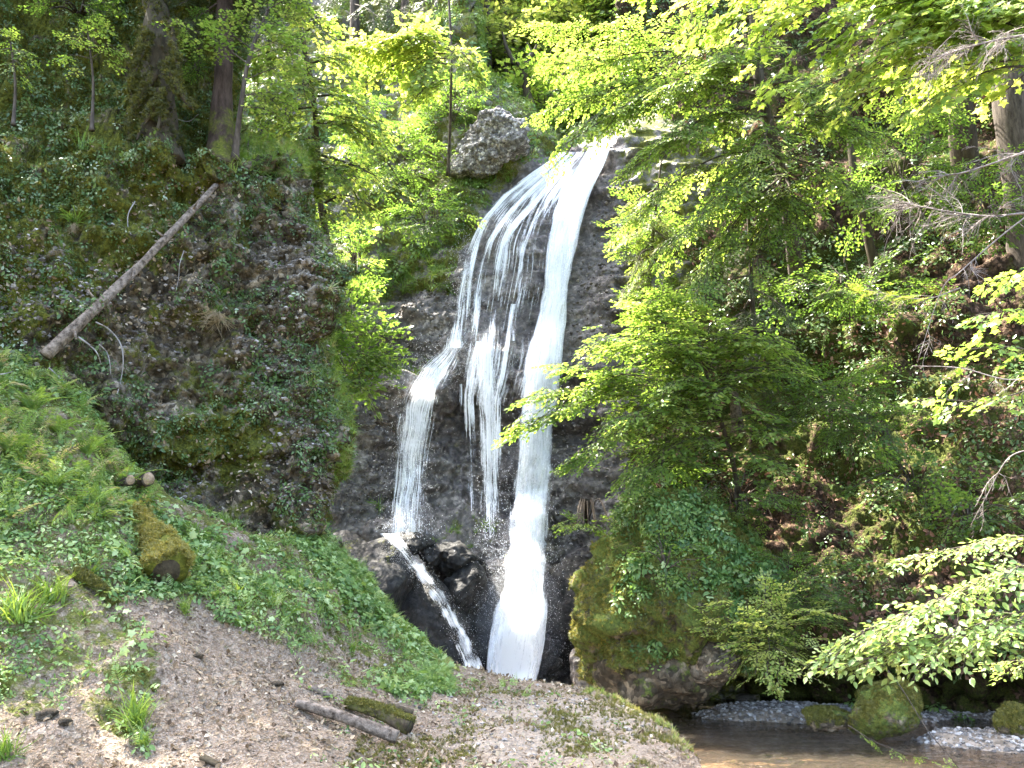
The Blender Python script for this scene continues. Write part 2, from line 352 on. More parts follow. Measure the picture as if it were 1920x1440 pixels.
# --- left cliff
def E_left(py): return np.interp(py, [-500, 0, 235, 262, 275, 300, 340, 400, 440, 480, 520, 560, 640, 690, 720, 780, 820, 860, 900, 940, 1000, 1100], [452, 452, 452, 470, 560, 578, 586, 585, 600, 624, 617, 612, 607, 614, 634, 652, 656, 645, 625, 604, 600, 600])
def D_left(px, py):
    d = 10.3 + px * .0033 + (900 - py) * .0011
    d = d + .55 * gau((px - 330) / 220, (py - 900) / 90) + .35 * sst(py, 930, 1100)
    top = np.interp(px, [-800, 0, 150, 300, 420, 470], [235, 245, 262, 258, 265, 262]) + (1 - sst(px, 380, 460)) * 26 * (np.sin(px * .021) + .6 * np.sin(px * .053 + 2))
    d = d + .75 * sst(top - py, -45, 25) * (1 - sst(px, 500, 520)) + np.clip(top - py, 0, 900) * .0045
    d = d - .5 * gau((px - 380) / 60, (py - 300) / 30)
    w = px - E_left(py) + 30
    return d + np.clip(np.where(w > 0, (w / 10) ** 2 * .4, 0), 0, 9), w
nx, ny = 380, 380
gx, gy = np.meshgrid(np.concatenate([np.linspace(-700, -60, 60), np.linspace(-56, 700, nx - 60)]), np.linspace(1100, -260, ny))
dl, w = D_left(gx, gy); G = P(gx, gy, dl); Nn = grid_normals(G)
if np.mean(Nn[..., 1]) > 0: Nn = -Nn
ds = fbm(G * .7, 5, 31, .55) * .3 + fbm(G * 3.1, 4, 37, .6) * .17 + fbm(G * 9., 3, 39, .6) * .055 + np.abs(fbm(G * np.array([1., 1., 2.6]), 3, 41)) * -.16
G = G + Nn * (ds * np.where(w > 16, .5, 1))[..., None]
keep = w < 38
vegl = .44 + .25 * inpoly(gx, gy, [(-700, -400), (460, -400), (450, 300), (330, 420), (300, 480), (-100, 720), (-700, 760)]) + .3 * gau((gx - 400) / 150, (gy - 830) / 70) - .3 * gau((gx - 540) / 60, (gy - 620) / 180) - .22 * gau((gx - 470) / 110, (gy - 560) / 80) - .25 * gau((gx - 560) / 50, (gy - 870) / 60) + .45 * sst(w, 8, 28) - .12 * gau((gx - 250) / 80, (gy - 760) / 40)
ff = grid_faces(ny, nx, keep); mb = MB(); mb.add(G, [ff], np.clip(vegl, 0, .8).ravel())
tag(mb.build('cliff', M['cliff']), kind='structure'); register('left', G.reshape(-1, 3), ff)
# --- right hillside
def D_right(px, py):
    d = 20.4 - (px - 1170) * .0062 + np.clip(1240 - py, 0, None) * .0062 + 2.4 * sst(py, 1215, 1300)
    e = np.interp(py, [-500, 240, 300, 600, 700, 950, 1100, 1400], [1150, 1150, 1158, 1172, 1168, 1180, 1190, 1190])
    w = e + 24 - px
    return d + np.clip(np.where(w > 0, (w / 11) ** 2 * .8, 0), 0, 12), w
nx, ny = 300, 360
gx, gy = np.meshgrid(np.linspace(1080, 2700, nx) , np.linspace(1420, -600, ny))
gx = 1080 + (gx - 1080) ** 1.25 / 1620 ** .25
dr, w = D_right(gx, gy); G = P(gx, gy, dr); Nn = grid_normals(G)
if np.mean(Nn[..., 1]) > 0: Nn = -Nn
ds = fbm(G * .5, 5, 51, .55) * .55 + fbm(G * 2.4, 4, 57, .6) * .17
G = G + Nn * (ds * np.where(w > 8, .5, 1))[..., None]
keep = w < 36
vegr = .5 + .25 * gau((gx - 1250) / 120, (gy - 700) / 500) + .2 * fbm(G * .35, 3, 77) - .25 * gau((gx - 1480) / 130, (gy - 950) / 60)
ff = grid_faces(ny, nx, keep); mb = MB(); mb.add(G, [ff], np.clip(vegr, 0, .85).ravel())
tag(mb.build('hillside', M['hill']), kind='structure'); register('right', G.reshape(-1, 3), ff)
# --- foreground bank
cp = np.array([(-500, 1440, 6.2), (-500, 1100, 7.2), (-500, 700, 8.6), (-500, 500, 9.6), (0, 1440, 7.0), (0, 1200, 8.0), (0, 1000, 8.8), (0, 850, 9.4), (0, 690, 10.3), (300, 1440, 7.5), (250, 1300, 8.1), (250, 1200, 8.5), (250, 1100, 9.0), (250, 950, 9.9), (200, 850, 10.2), (300, 940, 10.6), (400, 990, 11.0), (500, 1150, 9.9), (500, 1050, 10.8), (500, 1010, 11.5), (600, 1005, 12.6), (680, 1100, 12.6), (650, 1180, 11.3), (760, 1190, 12.6), (700, 1260, 10.9), (830, 1245, 12.7), (600, 1300, 9.4), (700, 1440, 7.95), (500, 1300, 8.8), (830, 1330, 10.1), (950, 1262, 12.9), (1000, 1272, 12.7), (1000, 1350, 9.9), (1000, 1440, 7.95), (1100, 1288, 12.4), (1200, 1325, 11.4), (1260, 1370, 10.2), (1200, 1400, 9.0), (1300, 1425, 9.0), (1150, 1440, 8.0), (1250, 1500, 7.1), (1400, 1540, 7.), (700, 1700, 5.0), (200, 1700, 4.9), (1200, 1700, 5.1), (-500, 1700, 4.6), (700, 2300, 2.6), (0, 2300, 2.6), (1300, 2300, 2.6), (1700, 2300, 2.6), (1600, 1800, 4.6)])
def tps_fit(xy, v, lam=.002):
    xy = xy / 500.; n = len(xy); r = np.linalg.norm(xy[:, None] - xy[None], axis=-1)
    K = np.where(r > 0, r * r * np.log(r + 1e-12), 0) + lam * np.eye(n); Q = np.c_[np.ones(n), xy]
    A = np.block([[K, Q], [Q.T, np.zeros((3, 3))]]); c = np.linalg.solve(A, np.r_[v, 0, 0, 0])
    def f(px, py):
        q = np.stack([px, py], -1) / 500.; s = q.shape[:-1]; q = q.reshape(-1, 2)
        r = np.linalg.norm(q[:, None] - xy[None], axis=-1)
        return (np.where(r > 0, r * r * np.log(r + 1e-12), 0) @ c[:n] + c[n] + q @ c[n + 1:]).reshape(s)
    return f
# fit the inverse slope so that far things stay smooth
tp = tps_fit(cp[:, :2], np.log(cp[:, 2]))
def RIM(px): return np.interp(px, [-700, -200, 0, 60, 120, 200, 300, 400, 500, 600, 640, 680, 720, 760, 800, 830, 870, 950, 1000, 1100, 1160, 1200, 1260, 1300, 1350, 1500, 1800], [480, 620, 680, 680, 720, 830, 925, 985, 1005, 1003, 1045, 1098, 1145, 1190, 1222, 1243, 1254, 1264, 1272, 1288, 1305, 1325, 1370, 1425, 1500, 1640, 2000])
nx, ny = 420, 330
ux = np.linspace(-650, 1700, nx); sv = np.linspace(0, 1, ny) ** .8
gx = np.tile(ux, (ny, 1)); gy = 2300 + (RIM(gx) - 2300) * sv[:, None]
G = P(gx, gy, np.exp(tp(gx, gy)))
Nn = grid_normals(G)
if np.mean(Nn[..., 2]) < 0: Nn = -Nn
def wob_(px, py, c, a=38.): return px + a * fbm(c * 1.7, 3, 401), py + a * fbm(c * 1.7, 3, 405)
veg_poly = [(-700, 300), (60, 660), (170, 800), (300, 930), (480, 1020), (600, 1000), (720, 1130), (840, 1240), (830, 1300), (745, 1320), (640, 1230), (540, 1180), (440, 1190), (345, 1110), (260, 1130), (220, 1150), (330, 1240), (300, 1330), (290, 1430), (230, 1400), (150, 1290), (60, 1330), (-700, 1350)]
vp = inpoly(*wob_(gx, gy, G), veg_poly).astype(float)
clods = fbm(G * 3.3, 4, 83, .6)
G = G + Nn * ((fbm(G * 1.1, 3, 81) * .07 + clods * (.025 + .03 * vp) + fbm(G * 14, 2, 88) * .012) * np.where(gy > 1500, .3, 1))[..., None]
# rolling edge that falls to the stream
sk = [G]; last = G[-1]
for k in range(1, 22):
    q = last + np.array([0, .14 * k - .003 * k * k, -.010 * k * k]) + fbm((last + np.array([0, k * .15, -k * .1])) * 1.6, 3, 90)[:, None] * .05 * min(k, 6) / 3 * np.array([0., .6, 1.]); sk.append(q[None])
G = np.concatenate(sk); gy2, gx2 = np.meshgrid(np.arange(G.shape[0]), ux, indexing='ij'); px_, py_ = proj(G)
px_ = np.where(gy2 >= ny, gx2, px_)
vg = .12 + .42 * inpoly(*wob_(px_, py_, G), veg_poly) + .3 * gau((px_ - 1200) / 70, (py_ - 1330) / 25) + .25 * gau((px_ - 880) / 80, (py_ - 1400) / 25) + .22 * gau((px_ - 1090) / 90, (py_ - 1292) / 9)
vg = np.where(gy2 >= ny - 6, np.maximum(vg, np.where(px_ < 860, .75, .25)), vg)
ff = grid_faces(G.shape[0], nx); mb = MB(); mb.add(G, [ff], np.clip(vg, 0, .85).ravel())
tag(mb.build('ground', M['litter'], extra={'shelf': (gau((px_ - 1030) / 230, (py_ - 1370) / 85) * (gy2 < ny + 6)).ravel()}), kind='structure'); register('ground', G.reshape(-1, 3), ff)
# --- wide valley floor under everything
mb = MB(); xs, ys = np.meshgrid(np.linspace(-90, 90, 40), np.linspace(-60, 120, 40)); zz = -2.4 + fbm(np.stack([xs, ys, xs * 0], -1) * .1, 3, 5) * .3
mb.add(np.stack([xs, ys, zz], -1), [grid_faces(40, 40)], .5); tag(mb.build('valley_floor', M['hill']), kind='structure')
# --- stream and its gravel bed
SZ = -1.15
def zplane(px, py, z):
    a = P(px, py, 1.); k = (z - CAMZ) / (a[..., 2] - CAMZ); return a[..., 0] * k, k * 1.
xs, ys = np.meshgrid(np.linspace(-6, 14, 220), np.linspace(5, 24, 220))
zb = -1.42 + fbm(np.stack([xs, ys, xs * 0], -1) * .9, 4, 61) * .1
for (px, py, wx, wy, h) in ((1490, 1347, 1.9, .8, .4), (1420, 1338, 1.3, .7, .38), (1800, 1388, 1.2, .75, .42), (1890, 1395, 1., .8, .42), (1560, 1330, 2.6, .8, .25), (1850, 1345, 2., .7, .3)):
    x0, y0 = zplane(np.array(px), np.array(py), SZ); zb = zb + h * gau((xs - x0) / wx, (ys - y0) / wy)
zb = np.minimum(zb, SZ + .13 + .04 * fbm(np.stack([xs, ys, xs * 0], -1) * 2.5, 3, 64))
Gb = np.stack([xs, ys, zb], -1); mb = MB(); ff = grid_faces(220, 220); mb.add(Gb, [ff]); tag(mb.build('stream_bed', M['bed']), kind='structure'); register('bed', Gb.reshape(-1, 3), ff)
xs, ys = np.meshgrid(np.linspace(-6, 14, 260), np.linspace(5, 24, 260)); q = np.stack([xs, ys * 2, xs * 0], -1)
x0, y0 = zplane(np.array(1440), np.array(1432), SZ); rf = gau((xs - x0) / 2.3, (ys - y0) / .7)
zw = SZ + fbm(q * 1.1, 3, 66) * .006 + rf * fbm(q * 3., 3, 67) * .05
mb = MB(); mb.add(np.stack([xs, ys, zw], -1), [grid_faces(260, 260)]); tag(mb.build('stream', M['stream']), kind='structure')
# ------------------------------------------------------------------ leaf and spray templates
def T_ovate():
    V = np.array([(0, 0, 0), (.23, .24, .03), (.25, .6, .02), (0, 1.02, -.08), (-.25, .6, .02), (-.23, .24, .03), (0, .5, -.03)])
    return V, [np.array([(0, 1, 2, 6), (0, 6, 4, 5)]), np.array([(6, 2, 3), (6, 3, 4)])]
def T_diamond():
    V = np.array([(0, 0, 0), (.29, .45, .05), (0, 1, -.06), (-.29, .45, .05)])
    return V, [np.array([(0, 1, 2), (0, 2, 3)])]
def T_maple():
    h = [(.10, -.06), (.42, -.02), (.30, .2), (.60, .5), (.40, .5), (.24, .56), (.17, .72), (0, 1.0)]
    pts = [(0, 0)] + h + [(-x, y) for x, y in h[-2::-1]]
    V = np.array([(0, .3, 0)] + [(x, y, -.22 * x * x - .1 * (y - .3) ** 2) for x, y in pts]); n = len(pts)
    return V, [np.array([(0, 1 + i, 1 + (i + 1) % n) for i in range(n)])]
def T_needle():
    V = np.array([(-.055, 0, 0), (.055, 0, 0), (.03, 1, -.05), (-.03, 1, -.05)]); return V, [np.array([(0, 1, 2, 3)])]
LEAF = {'ovate': T_ovate(), 'diamond': T_diamond(), 'maple': T_maple(), 'needle': T_needle()}
def place(mb, tmpl, pos, Y, Z, s, tint):
    """many copies of a leaf or spray template, one frame each"""
    tv, tf = tmpl[0], tmpl[1]; n = len(pos)
    if n == 0: return
    Y = norm(Y); X = norm(np.cross(Y, Z)); Z = np.cross(X, Y); s = np.broadcast_to(np.asarray(s, float), (n,))
    V = pos[:, None] + s[:, None, None] * (tv[None, :, 0:1] * X[:, None] + tv[None, :, 1:2] * Y[:, None] + tv[None, :, 2:3] * Z[:, None])
    off = (np.arange(n) * len(tv))[:, None, None]
    tt = np.broadcast_to(np.asarray(tint, float), (n,))[:, None] + (tmpl[2][None] if len(tmpl) > 2 else np.zeros((1, len(tv))))
    mb.add(V, [(f[None] + off).reshape(-1, f.shape[1]) for f in tf], np.clip(tt, 0, 1).ravel())
def jit(n, s): return rng.normal(0, s, (n, 3))
def make_spray(leaf, ntw, nl, ls, droop=.15, ang=48, wob=.3, dens=1.):
    lp = []; ly = []; lz = []; wood = MB()
    ax = lambda t: np.array([.04 * math.sin(5 * t), t, -droop * t * t])
    wood.add(*tube([ax(t) for t in np.linspace(0, 1, 6)], np.linspace(.012, .003, 6), 3, caps=False))
    for i in range(ntw):
        t = .06 + .9 * (i + rng.uniform(-.3, .9)) / ntw; sd = 1 if i % 2 else -1
        a = R(ang + rng.normal(0, 15)) * sd; L = (.14 + .5 * (1 - min(t, .98)) ** .8) * rng.uniform(.45, 1.3)
        dr = np.array([math.sin(a), math.cos(a), rng.normal(-.12, .1)]); b = ax(t); pts = [b, b + dr * L * .5, b + dr * L + np.array([0, 0, -droop * L * L])]
        wood.add(*tube(pts, [.006, .004, .002], 3, caps=False))
        k = max(2, int(nl * (L / .5) ** .7))
        for j in range(k):
            u = (j + .6) / k; sj = 1 if j % 2 else -1; la = a + R(52) * sj * (1 - u ** 3); p = b + dr * L * u + np.array([0, 0, -droop * L * L * u * u])
            lp.append(p); ly.append((math.sin(la), math.cos(la), -.15)); lz.append((0, 0, 1))
    n = len(lp); lp = np.array(lp); ly = np.array(ly) + jit(n, .15); lz = np.array(lz) + jit(n, wob)
    mb = MB(); place(mb, LEAF[leaf], lp, ly, lz, ls * rng.uniform(.65, 1.2, n), 0.)
    V = np.concatenate(mb.V); F_ = [np.concatenate(v) for v in mb.F.values()]; nv = len(LEAF[leaf][0])
    tint = np.repeat(rng.normal(0, .13, n), nv)
    wv = np.concatenate(wood.V); wf = [np.concatenate(v) for v in wood.F.values()]
    return (V, F_, tint), (wv, wf)
SPR = {
    'maple': [make_spray('maple', 7, 4, .19, .22, 50, .38) for _ in range(5)],
    'maple_small': [make_spray('maple', 8, 4, .14, .18, 50, .3) for _ in range(5)],
    'beech': [make_spray('ovate', 11, 7, .11, .13, 46, .24) for _ in range(5)],
    'beech_far': [make_spray('ovate', 11, 8, .11, .13, 46, .22) for _ in range(5)],
    'far': [make_spray('diamond', 9, 5, .17, .2, 50, .5) for _ in range(4)],
    'hazel_big': [make_spray('ovate', 7, 5, .145, .16, 50, .4) for _ in range(5)],
    'hazel': [make_spray('ovate', 9, 6, .15, .15, 50, .26) for _ in range(5)],
}
def make_conifer(dens, nlen, droop):
    lp = []; ly = []; lz = []; wood = MB()
    def line(a, b, n):
        for u in np.linspace(.05, 1, n):
            p = a + (b - a) * u; dr = norm(b - a)
            for sd in (-1, 1):
                sx = np.cross(dr, (0, 0, 1)) * sd; lp.append(p); ly.append(dr * .8 + sx * .8 + np.array([0, 0, .1 * rng.normal()])); lz.append((0, 0, 1))
    A = np.zeros(3); B = np.array([0, 1, -droop]); wood.add(*tube([A, B], [.014, .004], 3, caps=False)); line(A + (B - A) * .2, B, int(dens * 1.2))
    for i in range(12):
        t = .15 + .8 * i / 12; sd = 1 if i % 2 else -1; L = .1 + .42 * (1 - t); b = A + (B - A) * t
        e = b + np.array([sd * math.sin(R(55)), math.cos(R(55)), -.25 + .1 * rng.normal()]) * L; wood.add(*tube([b, e], [.006, .002], 3, caps=False)); line(b, e, max(3, int(dens * L * 1.5)))
    n = len(lp); mb = MB(); place(mb, LEAF['needle'], np.array(lp), np.array(ly), np.array(lz) + jit(n, .5), nlen * rng.uniform(.7, 1.2, n), 0.)
    return (np.concatenate(mb.V), [np.concatenate(v) for v in mb.F.values()], np.repeat(rng.normal(0, .12, n), 4)), (np.concatenate(wood.V), [np.concatenate(v) for v in wood.F.values()])
SPR['spruce'] = [make_conifer(26, .075, .25) for _ in range(4)]
def bare_spray():
    w = MB(); ax = lambda t: np.array([.06 * math.sin(6 * t), t, -.25 * t * t])
    w.add(*tube([ax(t) for t in np.linspace(0, 1, 7)], np.linspace(.011, .003, 7), 3, caps=False))
    for i in range(12):
        t = .1 + .85 * rng.random(); a = rng.uniform(-1.2, 1.2); L = rng.uniform(.15, .5) * (1.1 - t); b = ax(t); d = np.array([math.sin(a), math.cos(a), rng.normal(-.4, .35)]); m = b + d * L * .5; e = b + d * L + np.array([0, 0, -.08 * rng.random()])
        w.add(*tube([b, m, e], [.005, .004, .002], 3, caps=False))
        for k in range(3):
            u = rng.random(); b2 = b + d * L * u; w.add(*tube([b2, b2 + norm(d + jit(1, .7)[0]) * L * .35], [.003, .0015], 3, caps=False))
    return (np.concatenate(w.V), [np.concatenate(v) for v in w.F.values()])
BARE = [bare_spray() for _ in range(4)]
UPV = np.array([0, 0, 1.])
def sprays(leaf_mb, wood_mb, kind, pos, dirs, s, tint, tilt=.14):
    n = len(pos); k = rng.integers(0, len(SPR[kind]), n); s = np.broadcast_to(np.asarray(s, float), (n,)); tint = np.broadcast_to(np.asarray(tint, float), (n,))
    Z = UPV[None] + jit(n, tilt)
    for i, (lf, wd) in enumerate(SPR[kind]):
        m = k == i
        if m.any():
            place(leaf_mb, lf, pos[m], dirs[m], Z[m], s[m], tint[m])
            if wood_mb is not None: place(wood_mb, wd, pos[m], dirs[m], Z[m], s[m], 0.)
def bough(leaf_mb, wood_mb, kind, a, b, n, size, tint, r0=.03, sag=.08, spread=.85, vjit=.1, start=.15, tj=.12):
    """a limb from a to b carrying n layered sprays to both sides"""
    a = np.asarray(a, float); b = np.asarray(b, float); L = np.linalg.norm(b - a); mid = (a + b) / 2 + np.array([0, 0, sag * L]) + jit(1, .03 * L)[0]
    c = curve([a, mid, b], 14); wood_mb.add(*tube(c, np.linspace(r0, r0 * .25, 14), 5, .15, False))
    t = np.sort(start + (1 - start) * rng.random(n) ** .85); i = np.clip((t * 13).astype(int), 0, 12); f = (t * 13 - i)[:, None]
    p = c[i] * (1 - f) + c[i + 1] * f; ax = norm(c[i + 1] - c[i]); sd = np.where(np.arange(n) % 2 == 0, 1., -1.)[:, None]
    side = norm(np.cross(ax, UPV)) * sd; k = (t ** 2)[:, None]
    dr = norm(ax * (.55 + .9 * k) + side * spread * (1.1 - .6 * k) + np.array([0, 0, -.18]) + jit(n, .16))
    sprays(leaf_mb, wood_mb, kind, p + jit(n, 1.) * np.array([.05, .05, vjit]), dr, size * rng.uniform(.7, 1.2, n) * (1.1 - .35 * t), tint + rng.normal(0, tj, n))
def woody(name, label, cat, kind, trunk, boughs, size, tint, bark='bark', leaf='maple', r=(.12, .06), group=None, per=1., moss=0., trunk_rough=.12, foliage='foliage', **kw):
    """tree or shrub: trunk > limbs and foliage. trunk: list of (px,py,d); boughs: (px0,py0,d0,px1,py1,d1,n)"""
    tp_ = np.array([P(*t) for t in trunk]); o = thing(name, tp_[0], label, cat, group)
    c = curve(tp_, 26); mb = MB(); V, f = tube(c, np.linspace(r[0], r[1], 26) * (1 + .5 * np.exp(-np.linspace(0, 26, 26) / 1.6)), 12, trunk_rough, True, int(rng.integers(99))); mb.add(V, f, moss); mb.build('trunk', M[bark], o)
    lm, wm = MB(), MB()
    for b in boughs: bough(lm, wm, kind, P(*b[:3]), P(*b[3:6]), max(2, int(b[6] * per)), size, tint, **kw)
    if wm.n: wm.build('limbs', M[bark], o)
    if lm.n: lm.build(foliage, M[leaf], o, smooth=False)
    return o
def bush(name, label, cat, kind, base, c, rad, n, size, tint, leaf='herb', bark='bark', group=None, up=.35, tj=.12):
    """shrub: stems fan from base to layered sprays inside an ellipsoid (px radius, px radius, metres)"""
    b = np.asarray(base, float); o = thing(name, b, label, cat, group); C = P(*c); sx = rad[0] / F * c[2]; sz = rad[1] / F * c[2]
    u = norm(jit(n, 1.)) * rng.random((n, 1)) ** .4; p = C + u * np.array([sx, rad[2], sz]); lm, wm = MB(), MB()
    dr = norm(u * np.array([1, 1, .35]) + np.array([0, 0, up * .3 - .1]) + jit(n, .3)); sprays(lm, wm, kind, p, dr, size * rng.uniform(.7, 1.25, n), tint + rng.normal(0, tj, n))
    for i in range(min(n, 14)):
        e = p[i]; m = b * .45 + e * .55 + np.array([0, 0, .12 * np.linalg.norm(e - b)]); wm.add(*tube(curve([b, m, e], 8), np.linspace(.022, .006, 8), 4, 0, False))
    wm.build('stems', M[bark], o); lm.build('leaves', M[leaf], o, smooth=False); return o
# ------------------------------------------------------------------ rocks
import bmesh
def ico(k):
    bm = bmesh.new(); bmesh.ops.create_icosphere(bm, subdivisions=k, radius=1.); bm.verts.ensure_lookup_table()
    V = np.array([v.co[:] for v in bm.verts]); Fq = np.array([[v.index for v in f.verts] for f in bm.faces]); bm.free(); return V, Fq
ICO = {k: ico(k) for k in (2, 3, 5, 6)}
def rot(rx, ry, rz):
    cx, sx, cy, sy, cz, sz = math.cos(rx), math.sin(rx), math.cos(ry), math.sin(ry), math.cos(rz), math.sin(rz)
    return np.array([[cz, -sz, 0], [sz, cz, 0], [0, 0, 1]]) @ np.array([[cy, 0, sy], [0, 1, 0], [-sy, 0, cy]]) @ np.array([[1, 0, 0], [0, cx, -sx], [0, sx, cx]])
def rock(name, label, cat, c, rad, mat, moss=0., seed=1, amp=.16, facets=0, rotv=(0, 0, 0), res=5, group=None, kind=None, topmoss=0., e=1., reg=False, fine=.22, taper=0., outline=None, depth=1.):
    V, f = ICO[res]; v = np.sign(V) * np.abs(V) ** e; r = np.random.default_rng(seed)
    for _ in range(facets):
        n = norm(r.normal(0, 1, 3)); k = r.uniform(.55, .85); dd = v @ n; v = v - np.clip(dd - k, 0, None)[:, None] * n * .97
    if outline is not None:      # silhouette of the real rock as seen from the path, with its own depth
        px0, py0 = proj(np.asarray(c, float)); q = (np.array(outline, float) - [px0, py0]) * [1, -1] * float(c[1]) / F; an = np.arctan2(q[:, 1], q[:, 0]); k = np.argsort(an); ra = np.linalg.norm(q, axis=1)
        rr = np.interp(np.arctan2(v[:, 2], v[:, 0]), np.r_[an[k] - 2 * np.pi, an[k], an[k] + 2 * np.pi], np.tile(ra[k], 3)); rho = np.hypot(v[:, 0], v[:, 2]) ** .75; hyp = np.maximum(np.hypot(v[:, 0], v[:, 2]), 1e-6)
        rad = (1, 1, 1); v = np.stack([v[:, 0] / hyp * rho * rr, v[:, 1] * depth, v[:, 2] / hyp * rho * rr], -1); amp = amp * float(np.mean(ra))
    v = v * np.stack([1 - taper * v[:, 2], 1 + 0 * v[:, 2], 1 + 0 * v[:, 2]], -1); v = v * np.asarray(rad); v = v @ rot(*[R(a) for a in rotv]).T
    s = float(np.mean(rad)); v = v + norm(v) * ((fbm(v / s * 1.4 + seed * 5.1, 4, seed, .55) * amp + fbm(v / s * 6 + seed, 3, seed + 9, .6) * amp * fine) * s)[:, None]
    c = np.asarray(c, float); nz = norm(v)[:, 2]
    mb = MB(); mb.add(v + c, [f], np.clip(moss + topmoss * sst(nz, -.2, .7), 0, .9)); o = mb.build(name, M[mat], None, origin=c)
    if reg: BV[name + str(seed)] = (BVHTree.FromPolygons([tuple(q) for q in v + c], [tuple(int(i) for i in q) for q in f]), v + c, np.c_[f, f[:, 2]])
    return tag(o, label, cat, group, kind)
rock('rock_outcrop', 'pale grey conglomerate block jutting out left of the lip of the waterfall', 'rock', P(925, 275, 25.2), (1.3, 1.4, 1.05), 'greyrock', -.12, 5, .13, 5, (0, 0, 0), 6, topmoss=.35, reg=True, fine=.55, outline=[(846, 325), (850, 285), (868, 255), (896, 226), (918, 214), (942, 212), (962, 222), (990, 236), (1010, 262), (1016, 292), (985, 308), (940, 321), (880, 335), (835, 338)], depth=1.3)
rock('boulder', 'tall dark grey slab at the foot of the cliff, left of the small lower cascade', 'boulder', P(680, 1090, 19.6), (1.15, .95, 1.35), 'slab', .0, 11, .07, 3, (0, 0, 0), 6, topmoss=.3, reg=True, outline=[(600, 1000), (640, 985), (690, 1010), (768, 1052), (780, 1078), (765, 1115), (735, 1165), (720, 1200), (650, 1190), (590, 1100)], depth=1.)
rock('boulder', 'rounded purple grey slab that the small lower cascade slides over', 'boulder', P(805, 1185, 20.3), (1.15, 1.1, 1.45), 'slab', -.2, 17, .06, 2, (0, 0, 0), 6, reg=True, outline=[(775, 1078), (815, 1088), (850, 1140), (880, 1200), (905, 1275), (880, 1320), (740, 1320), (725, 1220), (728, 1165), (748, 1115)], depth=1.1)
rock('boulder', 'dark wet slab between the small lower cascade and the main cascade', 'boulder', P(885, 1190, 21.2), (.8, .8, 1.3), 'slab', -.2, 23, .12, 5, (0, 15, 0), 5, reg=True)
rock('boulder', 'small black wet boulder on top of the heap under the left veil', 'boulder', P(808, 1038, 20.6), (.34, .35, .27), 'slab', -.1, 29, .14, 4, (0, 0, 30), 5, reg=True)
rock('boulder', 'angular wet rock right of the small black boulder, near the spray', 'boulder', P(862, 1050, 21.0), (.72, .6, .38), 'slab', .0, 31, .16, 6, (0, 12, 0), 5, reg=True)
rock('boulder', 'brown wet rock under the foot of the left veil', 'boulder', P(755, 1030, 20.6), (.75, .6, .34), 'slab', .1, 37, .14, 4, (0, -8, 0), 5, reg=True)
rock('boulder', 'slanting grey rock below the small black boulder, beside the lower cascade', 'boulder', P(868, 1115, 20.7), (.5, .6, .75), 'slab', -.1, 41, .12, 5, (0, 25, 0), 5, reg=True)
rock('boulder', 'big dark rock wall foot right of the main cascade, behind the mossy rock', 'boulder', P(1085, 1180, 21.3), (.85, 1.1, 1.7), 'slab', -.05, 43, .12, 4, (0, -8, 0), 6, reg=True)
rock('boulder', 'red brown heap of wet pebbly rock beside the foot of the mossy rock', 'boulder', P(1092, 1262, 19.6), (.3, .4, .55), 'wetrock', -.3, 47, .2, 4, (0, 0, 0), 5)
mr = rock('mossy_rock', 'huge rounded rock covered in moss and plants right of the waterfall foot', 'rock', P(1265, 1130, 18.4), (2.6, 1.9, 1.85), 'mossrock', .62, 53, .15, 0, (0, 0, 0), 6, topmoss=.1, reg=True, outline=[(1205, 950), (1165, 1005), (1118, 1072), (1088, 1128), (1080, 1175), (1090, 1218), (1112, 1262), (1150, 1285), (1230, 1285), (1340, 1255), (1430, 1190), (1450, 1090), (1400, 1000), (1300, 935)], depth=1.5)
rock('boulder', 'dark low rock in the shade under the huge mossy rock, above the gravel', 'boulder', P(1240, 1262, 18.0), (1.35, .9, .62), 'mossrock', .34, 59, .14, 3, (0, -4, 0), 5)
rock('boulder', 'bare brown rock bulging under the light green shrub, above the dark overhang', 'boulder', P(1335, 1235, 17.3), (.55, .5, .45), 'cliff', -.2, 60, .14, 3, (0, 0, 0), 5)
rock('mossy_boulder', 'round golden mossy boulder standing in the stream', 'boulder', P(1655, 1335, 15.9), (.66, .55, .45), 'mossrock', .62, 61, .12, 2, (0, -16, 0), 6, topmoss=.3)
rock('mossy_boulder', 'low flat mossy stone in the stream left of the round golden boulder', 'boulder', P(1548, 1350, 16.3), (.5, .4, .2), 'mossrock', .3, 67, .14, 3, (0, 0, 0), 5, topmoss=.2)
rock('mossy_boulder', 'dark mossy stone at the right edge of the stream, cut by the photo edge', 'boulder', P(1912, 1358, 15.3), (.36, .35, .27), 'mossrock', .4, 71, .14, 3, (0, 0, 0), 5, topmoss=.3)
# pebbles on the gravel bars (uncountable)
def mb_stones(n, key, mask, s0, s1, mat, name, label=None):
    p, nn = scatter(key, n, mask); V = np.array([(1, 0, 0), (0, 1, 0), (-1, 0, 0), (0, -1, 0), (0, 0, .7), (0, 0, -.7), (.6, .6, .35), (-.6, .6, .35), (-.6, -.6, .35), (.6, -.6, .35)])
    f = [np.array([(0, 6, 9), (1, 7, 6), (2, 8, 7), (3, 9, 8), (6, 4, 9), (7, 4, 6), (8, 4, 7), (9, 4, 8), (0, 5, 6), (6, 5, 1), (1, 5, 7), (7, 5, 2), (2, 5, 8), (8, 5, 3), (3, 5, 9), (9, 5, 0)])]
    mb = MB(); place(mb, (V, f), p, jit(n, 1) * np.array([1, 1, .2]), UPV + jit(n, .3), s0 + (s1 - s0) * rng.random(n) ** 3, rng.random(n)); return tag(mb.build(name, M[mat], None, smooth=False), label, kind='stuff')
